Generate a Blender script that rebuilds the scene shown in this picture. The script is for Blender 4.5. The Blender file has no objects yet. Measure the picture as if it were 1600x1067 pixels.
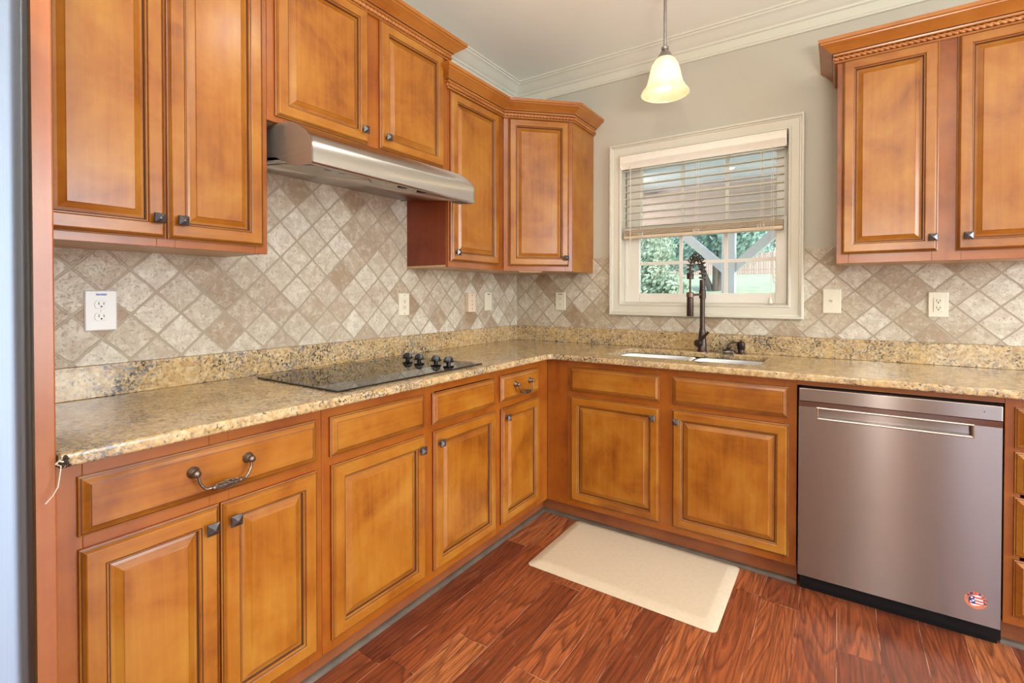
import bpy, bmesh, math, random
from mathutils import Vector, Matrix
random.seed(7)
SC = bpy.context.scene
COL = SC.collection
# ------------------------------------------------------------------ camera
cam_data = bpy.data.cameras.new('camera')
cam = bpy.data.objects.new('camera', cam_data); COL.objects.link(cam)
cam.location = (1.9541, -2.9542, 1.2394)
cam.rotation_mode = 'XYZ'
cam.rotation_euler = (math.radians(90 - 0.657), 0, math.radians(34.029))
cam_data.sensor_width = 36; cam_data.sensor_fit = 'HORIZONTAL'
cam_data.lens = 756.3 / 1600 * 36
cam_data.shift_y = -(533.5 - 468.6) / 1600
cam_data.clip_start = 0.02; cam_data.clip_end = 300
SC.camera = cam
# ------------------------------------------------------------------ colour management
SC.view_settings.view_transform = 'Standard'
SC.view_settings.look = 'None'
SC.view_settings.gamma = 1
SC.view_settings.use_curve_mapping = False
SC.view_settings.exposure = 0.0
# ------------------------------------------------------------------ world and lights
W = bpy.data.worlds.new('world'); SC.world = W; W.use_nodes = True
wn = W.node_tree; bg = wn.nodes['Background']
sky = wn.nodes.new('ShaderNodeTexSky'); sky.sky_type = 'NISHITA'
sky.sun_disc = False; sky.sun_elevation = math.radians(48); sky.sun_rotation = math.radians(100); sky.dust_density = 2.5
wn.links.new(sky.outputs[0], bg.inputs['Color']); bg.inputs['Strength'].default_value = 1.0

def lamp(name, kind, loc, energy, color, rot=(0, 0, 0), **kw):
    d = bpy.data.lights.new(name, kind); d.energy = energy; d.color = color
    for k, v in kw.items(): setattr(d, k, v)
    o = bpy.data.objects.new(name, d); COL.objects.link(o)
    o.location = loc; o.rotation_euler = rot
    return o
lamp('sun', 'SUN', (8, -2, 12), 2.6, (1, .95, .86), (math.radians(42), 0, math.radians(75)), angle=0.02)
CAN = (1.0, 1.0, 0.96)
for (x, y, e) in ((1.55, -1.55, 4.5), (3.5, -2.0, 3), (1.6, -3.3, 3), (3.0, -3.4, 3), (4.3, -4.2, 2)):
    lamp('ceiling_can', 'AREA', (x, y, 2.735), e, CAN, shape='DISK', size=0.16)
lamp('dining_lamp', 'POINT', (2.34, -4.9, 1.75), 80, (1.0, 0.98, 0.90), shadow_soft_size=0.045)
lamp('right_side_fill', 'POINT', (4.6, -1.6, 2.2), 5, (1.0, 0.98, 0.93), shadow_soft_size=0.15)  # unseen point light added to lift the ceiling brightness
# unseen upward area light, added behind the camera to bounce off the ceiling
lamp('ceiling_bounce_fill', 'AREA', (2.5, -3.3, 1.25), 108, (1.0, 1.0, 0.93), (math.pi, 0, 0), shape='DISK', size=0.5)
# daylight through the window in the right wall and the glass doors behind the camera
lamp('daylight_right', 'AREA', (5.35, -1.9, 1.40), 125, (0.72, 0.86, 1.0), (0, math.radians(90), 0), shape='RECTANGLE', size=2.1, size_y=2.2)
lamp('daylight', 'AREA', (3.5, -5.93, 1.2), 12, (0.78, 0.88, 1.0), (math.radians(90), 0, 0), shape='RECTANGLE', size=0.8, size_y=2.0)

lamp('porch_fill', 'POINT', (-.36, 1.95, 2.24), 45, (1.0, 0.96, 0.92), shadow_soft_size=0.08)  # fill light added to brighten the shaded porch header; the fan has no lamp
# ------------------------------------------------------------------ node helpers
class NT:
    def __init__(s, name):
        s.m = bpy.data.materials.new(name); s.m.use_nodes = True
        s.t = s.m.node_tree; s.t.nodes.clear()
        s.out = s.t.nodes.new('ShaderNodeOutputMaterial')
    def n(s, typ, ins=None, **attrs):
        nd = s.t.nodes.new('ShaderNode' + typ)
        for k, v in attrs.items(): setattr(nd, k, v)
        for k, v in (ins or {}).items():
            sk = nd.inputs[k]
            if isinstance(v, bpy.types.NodeSocket): s.t.links.new(v, sk)
            else: sk.default_value = v
        return nd
    def math(s, op, a, b=0.0, c=0.0): return s.n('Math', {0: a, 1: b, 2: c}, operation=op).outputs[0]
    def vmath(s, op, a, b=(0, 0, 0)):
        nd = s.n('VectorMath', {0: a}, operation=op)
        if isinstance(b, bpy.types.NodeSocket): s.t.links.new(b, nd.inputs[1])
        elif isinstance(b, tuple): nd.inputs[1].default_value = b
        return nd.outputs[0]
    def mix(s, f, a, b, blend='MIX'):
        nd = s.n('Mix', data_type='RGBA', blend_type=blend)
        for i, v in ((0, f), (6, a), (7, b)):
            if isinstance(v, bpy.types.NodeSocket): s.t.links.new(v, nd.inputs[i])
            elif i == 0: nd.inputs[0].default_value = v
            else: nd.inputs[i].default_value = tuple(v) + (1,) if len(v) == 3 else v
        return nd.outputs[2]
    def ramp(s, fac, stops, interp='LINEAR'):
        nd = s.n('ValToRGB', {0: fac}); cr = nd.color_ramp; cr.interpolation = interp
        while len(cr.elements) < len(stops): cr.elements.new(0.5)
        for e, (p, c) in zip(cr.elements, stops):
            e.position = p; e.color = tuple(c) + (1,) if len(c) == 3 else c
        return nd.outputs[0]
    def noise(s, vec, scale, detail=4, rough=0.55, dist=0.0):
        return s.n('TexNoise', {'Vector': vec, 'Scale': scale, 'Detail': detail, 'Roughness': rough, 'Distortion': dist})
    def obj(s): return s.n('TexCoord').outputs['Object']
    def rnd(s): return s.n('ObjectInfo').outputs['Random']
    def bump(s, h, strength=0.2, dist=0.002): return s.n('Bump', {'Height': h, 'Strength': strength, 'Distance': dist}).outputs[0]
    def pbr(s, color, rough=0.5, metal=0.0, normal=None, **kw):
        p = s.n('BsdfPrincipled')
        def st(k, v):
            if isinstance(v, bpy.types.NodeSocket): s.t.links.new(v, p.inputs[k])
            else: p.inputs[k].default_value = (tuple(v) + (1,)) if isinstance(v, tuple) and len(v) == 3 and p.inputs[k].type == 'RGBA' else v
        st('Base Color', color); st('Roughness', rough); st('Metallic', metal)
        if normal is not None: st('Normal', normal)
        for k, v in kw.items(): st(k.replace('_', ' '), v)
        s.t.links.new(p.outputs[0], s.out.inputs[0])
        return s.m

def plain(name, color, rough=0.5, metal=0.0, vary=0.06, scale=30.0, **kw):
    k = NT(name); c = k.obj()
    nz = k.noise(c, scale, 3).outputs[0]
    dark = tuple(x * (1 - vary) for x in color); lite = tuple(min(1, x * (1 + vary)) for x in color)
    return k.pbr(k.ramp(nz, [(0.3, dark), (0.7, lite)]), rough, metal, **kw)

def wood(name, a, b, c_, axis, rough=0.3):
    """stained maple: long faint grain along axis, cloudy blotches"""
    k = NT(name)
    off = k.math('MULTIPLY', k.rnd(), 37.0)
    co = k.vmath('ADD', k.obj(), k.n('CombineXYZ', {0: off, 1: off, 2: off}).outputs[0])
    sc = {'z': (26, 26, 1.4), 'x': (1.4, 26, 26), 'y': (26, 1.4, 26)}[axis]
    g = k.noise(k.vmath('MULTIPLY', co, sc), 1.6, 6, 0.6, 0.6).outputs[0]
    g2 = k.noise(k.vmath('MULTIPLY', co, tuple(v * 5 for v in sc)), 1.5, 3, 0.6).outputs[0]
    bl = k.noise(co, 4.5, 4, 0.6, 0.4).outputs[0]
    f = k.math('ADD', k.math('MULTIPLY', g, 0.28), k.math('MULTIPLY', bl, 0.72))
    col = k.ramp(f, [(0.30, c_), (0.47, a), (0.66, b)])
    col = k.mix(k.math('MULTIPLY', g2, 0.16), col, c_)
    nrm = k.bump(g2, 0.04, 0.001)
    return k.pbr(col, rough, 0, nrm, Specular_IOR_Level=0.35, Coat_Weight=0.4, Coat_Roughness=0.24)

DA, DB, DC = (0.325, 0.106, 0.008), (0.41, 0.172, 0.020), (0.17, 0.039, 0.002)
FA, FB, FC = (0.29, 0.076, 0.006), (0.35, 0.108, 0.011), (0.18, 0.036, 0.003)
M = {}
M['door_v'] = wood('honey_maple_upright', DA, DB, DC, 'z')
M['door_h'] = wood('honey_maple_level', DA, DB, DC, 'x')
M['frame_v'] = wood('cherry_stain_upright', FA, FB, FC, 'z')
M['frame_h'] = wood('cherry_stain_level', FA, FB, FC, 'x')
M['side'] = wood('cherry_veneer_edge_shade', (0.20, 0.030, 0.005), (0.25, 0.045, 0.007), (0.13, 0.015, 0.003), 'z')  # real veneer on cabinet sides, painted shade on door and drawer edges
M['end_panel'] = wood('cherry_end_panel', (0.36, 0.10, 0.025), (0.42, 0.14, 0.035), (0.26, 0.065, 0.015), 'z')
M['under'] = wood('bare_maple', (0.50, 0.32, 0.16), (0.56, 0.37, 0.2), (0.42, 0.25, 0.12), 'x', 0.5)
M['glaze'] = plain('dark_glaze', (0.075, 0.024, 0.010), 0.4)
M['crown_wood'] = wood('crown_wood', (0.36, 0.118, 0.016), (0.43, 0.16, 0.026), (0.24, 0.06, 0.008), 'x')
M['wall_paint'] = plain('greige_wall_paint', (0.505, 0.47, 0.385), 0.75, vary=0.015, scale=3)
M['ceiling_paint'] = plain('ceiling_paint', (0.89, 0.89, 0.79), 0.85, vary=0.01, scale=3)
M['trim_paint'] = plain('cream_trim_paint', (0.64, 0.60, 0.50), 0.38, vary=0.015, scale=5)
M['crown_paint'] = plain('crown_paint', (0.66, 0.63, 0.52), 0.5, vary=0.015, scale=5)
M['vinyl'] = plain('white_vinyl', (0.78, 0.74, 0.67), 0.4, vary=0.01)
M['blind'] = plain('cream_blind_slat', (0.86, 0.81, 0.71), 0.45, vary=0.02)
def slat_vinyl():
    k = NT('cream_slat'); df = k.n('BsdfDiffuse', {'Color': (0.88, 0.84, 0.75, 1)}); tl = k.n('BsdfTranslucent', {'Color': (0.88, 0.84, 0.75, 1)}); gl = k.n('BsdfGlossy', {'Roughness': 0.35})
    m1 = k.n('MixShader', {0: 0.35, 1: df.outputs[0], 2: tl.outputs[0]}); m2 = k.n('MixShader', {0: 0.05, 1: m1.outputs[0], 2: gl.outputs[0]})
    k.t.links.new(m2.outputs[0], k.out.inputs[0]); return k.m
M['slat'] = slat_vinyl()
M['rail_tan'] = plain('tan_blind_rail', (0.66, 0.53, 0.38), 0.45, vary=0.04)
M['cord'] = plain('blind_cord', (0.75, 0.68, 0.56), 0.8)
M['plate'] = plain('almond_plastic', (0.70, 0.64, 0.50), 0.35, vary=0.015)
M['plate_white'] = plain('pale_plastic', (0.72, 0.71, 0.68), 0.35, vary=0.01)
M['box_plastic'] = plain('peach_plastic', (0.70, 0.55, 0.42), 0.45, vary=0.02)
M['black'] = plain('black_plastic', (0.006, 0.006, 0.007), 0.4, Specular_IOR_Level=0.2)
M['slot'] = plain('dark_slot', (0.02, 0.018, 0.016), 0.6)
M['ink'] = plain('blue_ink', (0.10, 0.20, 0.55), 0.6)
M['dark_ink'] = plain('grey_ink', (0.10, 0.12, 0.18), 0.6)
M['bronze'] = plain('oil_rubbed_bronze', (0.075, 0.05, 0.042), 0.36, 0.85, vary=0.2)
M['bronze_lite'] = plain('worn_bronze', (0.20, 0.135, 0.10), 0.4, 0.9, vary=0.2)
M['pewter'] = plain('dark_pewter', (0.13, 0.125, 0.135), 0.34, 0.9, vary=0.3, scale=80)
M['antique'] = plain('antique_brass', (0.20, 0.155, 0.125), 0.36, 0.9, vary=0.35, scale=120)
M['nickel'] = plain('brushed_nickel', (0.33, 0.30, 0.28), 0.35, 0.9)
M['chrome'] = plain('chrome', (0.62, 0.60, 0.57), 0.15, 1.0)
M['glass_black'] = plain('black_ceramic_glass', (0.014, 0.013, 0.012), 0.03, vary=0.1, Specular_IOR_Level=0.55)
M['knob_black'] = plain('gloss_black', (0.010, 0.009, 0.010), 0.10, Specular_IOR_Level=0.35)
M['mat'] = plain('beige_vinyl_mat', (0.60, 0.49, 0.35), 0.5, vary=0.04, scale=60)
M['rope'] = wood('rope_wood', (0.40, 0.135, 0.03), (0.48, 0.19, 0.05), (0.28, 0.07, 0.015), 'x')
M['oak_trim'] = plain('quarter_round', (0.10, 0.074, 0.052), 0.5, vary=0.25, scale=12)
M['toe'] = wood('toe_wood', (0.24, 0.07, 0.022), (0.30, 0.095, 0.03), (0.16, 0.04, 0.014), 'x', 0.4)
M['thread'] = plain('white_thread', (0.75, 0.66, 0.52), 0.8)
M['chip'] = plain('chipped_stone', (0.05, 0.03, 0.015), 0.8, vary=0.4)
M['enamel'] = plain('grey_enamel', (0.35, 0.33, 0.31), 0.45, vary=0.02)
M['fan_metal'] = plain('fan_slate', (0.10, 0.11, 0.14), 0.5)
M['porch_white'] = plain('porch_paint', (0.62, 0.60, 0.60), 0.6, vary=0.03)
M['bark'] = plain('bark', (0.12, 0.085, 0.06), 0.9, vary=0.3)
M['concrete'] = plain('porch_concrete', (0.45, 0.43, 0.40), 0.85)
M['grass'] = plain('lawn_grass', (0.21, 0.25, 0.15), 0.9, vary=0.25, scale=2)
M['filter'] = None

def steel(name, base, rough, along, streak=0.25, rot=None):
    k = NT(name); c = k.obj()
    sc = {'x': (2.5, 900, 900), 'z': (900, 900, 2.5), 'y': (900, 2.5, 900)}[along]
    g = k.noise(k.vmath('MULTIPLY', c, sc), 1.0, 4, 0.6).outputs[0]
    sm = k.noise(c, 5, 3).outputs[0]
    col = k.ramp(g, [(0.25, tuple(v * (1 - streak * .5) for v in base)), (0.75, tuple(min(1, v * (1 + streak * .5)) for v in base))])
    return k.pbr(col, rough, 1.0, None, Anisotropic=1.0, Anisotropic_Rotation=rot if rot is not None else (0.0 if along == 'x' else 0.25))
M['steel_h'] = steel('brushed_steel', (0.47, 0.44, 0.41), 0.30, 'x')
M['steel_v'] = steel('brushed_steel_upright', (0.19, 0.215, 0.26), 0.36, 'z', 0.15)
M['steel_dw'] = steel('dishwasher_steel', (0.27, 0.225, 0.215), 0.23, 'x', 0.14, 0.25)
M['steel_sink'] = steel('sink_steel', (0.74, 0.72, 0.69), 0.55, 'x', 0.1)
M['filter'] = steel('hood_liner_metal', (0.56, 0.53, 0.49), 0.42, 'x', 0.08)

def granite():
    k = NT('granite'); c = k.obj()
    patch = k.noise(c, 3.2, 3, 0.6, 1.0).outputs[0]
    n1 = k.noise(c, 42, 6, 0.65, 0.5).outputs[0]
    base = k.ramp(n1, [(0.30, (0.10, 0.065, 0.035)), (0.42, (0.36, 0.22, 0.085)), (0.55, (0.53, 0.37, 0.175)), (0.72, (0.64, 0.51, 0.32))])
    v = k.n('TexVoronoi', {'Vector': c, 'Scale': 95.0})
    vr = k.n('SeparateColor', {0: v.outputs['Color']}).outputs[0]
    base = k.mix(0.35, base, k.ramp(vr, [(0.0, (0.36, 0.22, 0.095)), (0.5, (0.55, 0.40, 0.215)), (1.0, (0.66, 0.55, 0.39))]))
    sp = k.noise(c, 105, 5, 0.7, 0.3).outputs[0]
    thr = k.math('ADD', sp, k.math('MULTIPLY', k.math('SUBTRACT', patch, 0.5), 0.42))
    speck = k.ramp(thr, [(0.525, (0, 0, 0)), (0.60, (1, 1, 1))])
    greys = k.noise(c, 30, 4).outputs[0]
    dark = k.ramp(greys, [(0.4, (0.045, 0.035, 0.03)), (0.62, (0.22, 0.20, 0.19))])
    col = k.mix(speck, base, dark)
    gold = k.ramp(k.noise(c, 14, 4, .6).outputs[0], [(0.52, (0, 0, 0)), (0.70, (1, 1, 1))])
    col = k.mix(k.math('MULTIPLY', gold, 0.4), col, (0.52, 0.30, 0.09))
    return k.pbr(col, 0.13, 0, Specular_IOR_Level=0.55)
M['granite'] = granite()

def tile(name, wall, u0, v0):
    """4 inch tumbled travertine laid on the diagonal with sandy grout"""
    k = NT(name); c = k.obj()
    xyz = k.n('SeparateXYZ', {0: c})
    a = k.math('SUBTRACT', xyz.outputs[1 if wall == 'left' else 0], u0)
    b = k.math('SUBTRACT', xyz.outputs[2], v0)
    p = 0.149
    wob = k.noise(c, 22, 3).outputs[1]
    w = k.n('SeparateColor', {0: wob})
    u = k.math('ADD', k.math('DIVIDE', k.math('ADD', a, b), p), k.math('MULTIPLY', k.math('SUBTRACT', w.outputs[0], 0.5), 0.05))
    v = k.math('ADD', k.math('DIVIDE', k.math('SUBTRACT', a, b), p), k.math('MULTIPLY', k.math('SUBTRACT', w.outputs[1], 0.5), 0.05))
    iu, iv = k.math('FLOOR', u), k.math('FLOOR', v)
    fu, fv = k.math('SUBTRACT', u, iu), k.math('SUBTRACT', v, iv)
    du = k.math('MINIMUM', fu, k.math('SUBTRACT', 1, fu)); dv = k.math('MINIMUM', fv, k.math('SUBTRACT', 1, fv))
    d = k.math('SMOOTH_MIN', du, dv, 0.06)
    fine = k.noise(c, 130, 4, 0.7).outputs[0]
    dd = k.math('ADD', d, k.math('MULTIPLY', k.math('SUBTRACT', fine, 0.5), 0.07))
    mask = k.n('MapRange', {0: dd, 1: 0.022, 2: 0.05}, interpolation_type='SMOOTHSTEP').outputs[0]
    wn_ = k.n('TexWhiteNoise', {'Vector': k.n('CombineXYZ', {0: iu, 1: iv, 2: 3.0}).outputs[0]}, noise_dimensions='3D')
    tone = k.ramp(wn_.outputs[0], [(0.0, (0.31, 0.215, 0.135)), (0.12, (0.40, 0.315, 0.22)), (0.35, (0.49, 0.42, 0.32)), (0.65, (0.565, 0.505, 0.40)), (1.0, (0.66, 0.615, 0.515))])
    offs = k.vmath('ADD', c, k.vmath('MULTIPLY', wn_.outputs[1], (9.0, 9.0, 9.0)))
    cl = k.noise(offs, 26, 8, 0.75, 0.25).outputs[0]
    tone = k.mix(k.math('MULTIPLY', k.ramp(cl, [(0.42, (1, 1, 1)), (0.58, (0, 0, 0))]), 0.38), tone, (0.33, 0.215, 0.13))
    tone = k.mix(k.math('MULTIPLY', k.ramp(cl, [(0.5, (0, 0, 0)), (0.68, (1, 1, 1))]), 0.4), tone, (0.76, 0.69, 0.58))
    pit = k.ramp(k.noise(offs, 95, 5, 0.72, 0.6).outputs[0], [(0.36, (1, 1, 1)), (0.46, (0, 0, 0))])
    tone = k.mix(k.math('MULTIPLY', pit, 0.55), tone, (0.25, 0.165, 0.105))
    col = k.mix(mask, (0.37, 0.295, 0.21), tone)
    h = k.math('SUBTRACT', k.math('ADD', k.math('MULTIPLY', mask, 1.0), k.math('MULTIPLY', cl, 0.25)), k.math('MULTIPLY', pit, 0.35))
    return k.pbr(col, 0.48, 0, k.bump(h, 0.55, 0.0025))
M['tile_left'] = tile('travertine_left', 'left', -2.258, 1.247)
M['tile_back'] = tile('travertine_back', 'back', 2.094, 1.036)

def floor_mat():
    k = NT('hickory_planks'); c = k.obj()
    s = k.n('SeparateXYZ', {0: c}); x, y = s.outputs[0], s.outputs[1]
    wdt = 0.127
    u = k.math('DIVIDE', k.math('SUBTRACT', x, 0.05), wdt); iu = k.math('FLOOR', u); fu = k.math('SUBTRACT', u, iu)
    rw = k.n('TexWhiteNoise', {'W': iu}, noise_dimensions='1D')
    v = k.math('ADD', k.math('DIVIDE', y, 0.92), k.math('MULTIPLY', rw.outputs[0], 7.3)); iv = k.math('FLOOR', v); fv = k.math('SUBTRACT', v, iv)
    cell = k.n('CombineXYZ', {0: iu, 1: iv, 2: 1.0}).outputs[0]
    wn_ = k.n('TexWhiteNoise', {'Vector': cell}, noise_dimensions='3D')
    oc = k.vmath('ADD', c, k.vmath('MULTIPLY', wn_.outputs[1], (13.0, 13.0, 13.0)))
    # broad cathedral figure: contour lines of a stretched noise field
    fld = k.noise(k.vmath('MULTIPLY', oc, (8.5, 0.95, 1.0)), 1.0, 2, 0.4, 0.7).outputs[0]
    rings = k.math('FRACT', k.math('MULTIPLY', fld, 15.0))
    rings = k.ramp(rings, [(0.0, (0.15, 0.15, 0.15)), (0.22, (1, 1, 1)), (0.75, (0.62, 0.62, 0.62)), (1.0, (0.1, 0.1, 0.1))])
    fine = k.noise(k.vmath('MULTIPLY', oc, (140.0, 5.0, 1.0)), 1.0, 5, 0.65).outputs[0]
    tone = k.ramp(wn_.outputs[0], [(0.0, (0.20, 0.046, 0.018)), (0.35, (0.34, 0.085, 0.028)), (0.7, (0.45, 0.13, 0.042)), (1.0, (0.54, 0.19, 0.062))])
    dark = k.mix(0.72, tone, (0.055, 0.013, 0.008))
    col = k.mix(rings, dark, tone)
    col = k.mix(k.math('MULTIPLY', k.ramp(fine, [(0.42, (1, 1, 1)), (0.55, (0, 0, 0))]), 0.5), col, (0.07, 0.018, 0.010))
    wear = k.ramp(k.noise(c, 5, 6, 0.7).outputs[0], [(0.55, (0, 0, 0)), (0.72, (1, 1, 1))])
    col = k.mix(k.math('MULTIPLY', k.math('MULTIPLY', wear, k.ramp(fine, [(0.5, (0, 0, 0)), (0.62, (1, 1, 1))])), 0.5), col, (0.46, 0.22, 0.12))
    eu = k.math('MULTIPLY', k.math('MINIMUM', fu, k.math('SUBTRACT', 1, fu)), wdt)
    ev = k.math('MULTIPLY', k.math('MINIMUM', fv, k.math('SUBTRACT', 1, fv)), 0.92)
    e = k.math('MINIMUM', eu, ev)
    seam = k.n('MapRange', {0: e, 1: 0.0004, 2: 0.0014}).outputs[0]
    sn = k.noise(c, 9, 3).outputs[0]
    scol = k.ramp(sn, [(0.42, (0.05, 0.014, 0.009)), (0.56, (0.52, 0.27, 0.17))])
    col = k.mix(seam, scol, col)
    h = k.math('ADD', k.math('ADD', k.math('MULTIPLY', rings, 0.2), k.math('MULTIPLY', fine, 0.35)), k.math('MULTIPLY', seam, 0.8))
    r = k.math('ADD', 0.22, k.math('MULTIPLY', fine, 0.22))
    return k.pbr(col, r, 0, k.bump(h, 0.25, 0.0015), Coat_Weight=0.12, Coat_Roughness=0.25)
M['floor'] = floor_mat()

def glass_pane():
    k = NT('window_glass')
    tr = k.n('BsdfTransparent', {0: (0.93, 0.97, 0.96, 1)}); gl = k.n('BsdfGlossy', {'Color': (1, 1, 1, 1), 'Roughness': 0.02})
    fr = k.n('Fresnel', {'IOR': 1.45}); mx = k.n('MixShader', {0: fr.outputs[0], 1: tr.outputs[0], 2: gl.outputs[0]})
    k.t.links.new(mx.outputs[0], k.out.inputs[0]); return k.m
M['pane'] = glass_pane()
def shade_glass():
    k = NT('frosted_amber_glass'); c = k.obj()
    nz = k.noise(c, 25, 4).outputs[0]
    col = k.ramp(nz, [(0.3, (0.88, 0.81, 0.60)), (0.7, (0.93, 0.88, 0.70))])
    tl = k.n('BsdfTranslucent', {'Color': col}); df = k.n('BsdfDiffuse', {'Color': col}); gl = k.n('BsdfGlossy', {'Roughness': 0.15}); tp = k.n('BsdfTransparent')
    m1 = k.n('MixShader', {0: 0.4, 1: tl.outputs[0], 2: df.outputs[0]})
    m2 = k.n('MixShader', {0: 0.22, 1: m1.outputs[0], 2: tp.outputs[0]})
    m3 = k.n('MixShader', {0: 0.06, 1: m2.outputs[0], 2: gl.outputs[0]})
    k.t.links.new(m3.outputs[0], k.out.inputs[0]); return k.m
M['shade'] = shade_glass()
def emit(name, col, st):
    k = NT(name); e = k.n('Emission', {'Color': tuple(col) + (1,), 'Strength': st}); k.t.links.new(e.outputs[0], k.out.inputs[0]); return k.m
M['bulb'] = emit('lit_bulb', (1.0, 0.88, 0.66), 7)
def leaf(name, a, b):
    k = NT(name); c = k.obj()
    col = k.ramp(k.noise(c, 1.6, 3).outputs[0], [(0.35, a), (0.65, b)])
    df = k.n('BsdfDiffuse', {'Color': col}); tl = k.n('BsdfTranslucent', {'Color': col})
    mx = k.n('MixShader', {0: 0.45, 1: df.outputs[0], 2: tl.outputs[0]})
    k.t.links.new(mx.outputs[0], k.out.inputs[0]); return k.m
M['leaf_a'] = leaf('pale_leaves', (0.24, 0.31, 0.21), (0.48, 0.54, 0.42))
M['leaf_b'] = leaf('mid_leaves', (0.20, 0.33, 0.27), (0.40, 0.52, 0.45))
def planks(name, a, b, seam, axis_index, pitch):
    k = NT(name); c = k.obj(); s = k.n('SeparateXYZ', {0: c})
    u = k.math('DIVIDE', s.outputs[axis_index], pitch); iu = k.math('FLOOR', u); fu = k.math('SUBTRACT', u, iu)
    r = k.n('TexWhiteNoise', {'W': iu}, noise_dimensions='1D').outputs[0]
    col = k.mix(r, a, b)
    m = k.n('MapRange', {0: k.math('MINIMUM', fu, k.math('SUBTRACT', 1, fu)), 1: 0.02, 2: 0.07}).outputs[0]
    return k.pbr(k.mix(m, seam, col), 0.7)
M['header'] = planks('header_boards', (0.62, 0.44, 0.37), (0.70, 0.54, 0.47), (0.42, 0.30, 0.26), 2, 0.09)
M['beadboard'] = planks('porch_ceiling_boards', (0.80, 0.80, 0.80), (0.84, 0.84, 0.83), (0.6, 0.6, 0.61), 1, 0.09)
M['pickets'] = planks('fence_pickets', (0.42, 0.27, 0.20), (0.52, 0.36, 0.28), (0.2, 0.13, 0.1), 0, 0.14)
M['st_coral'] = plain('sticker_coral', (0.58, 0.18, 0.09), 0.4)
M['st_navy'] = plain('sticker_navy', (0.03, 0.035, 0.14), 0.4)
M['st_white'] = plain('sticker_white', (0.78, 0.76, 0.80), 0.4)
M['st_red'] = plain('sticker_red', (0.55, 0.05, 0.03), 0.4)

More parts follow.
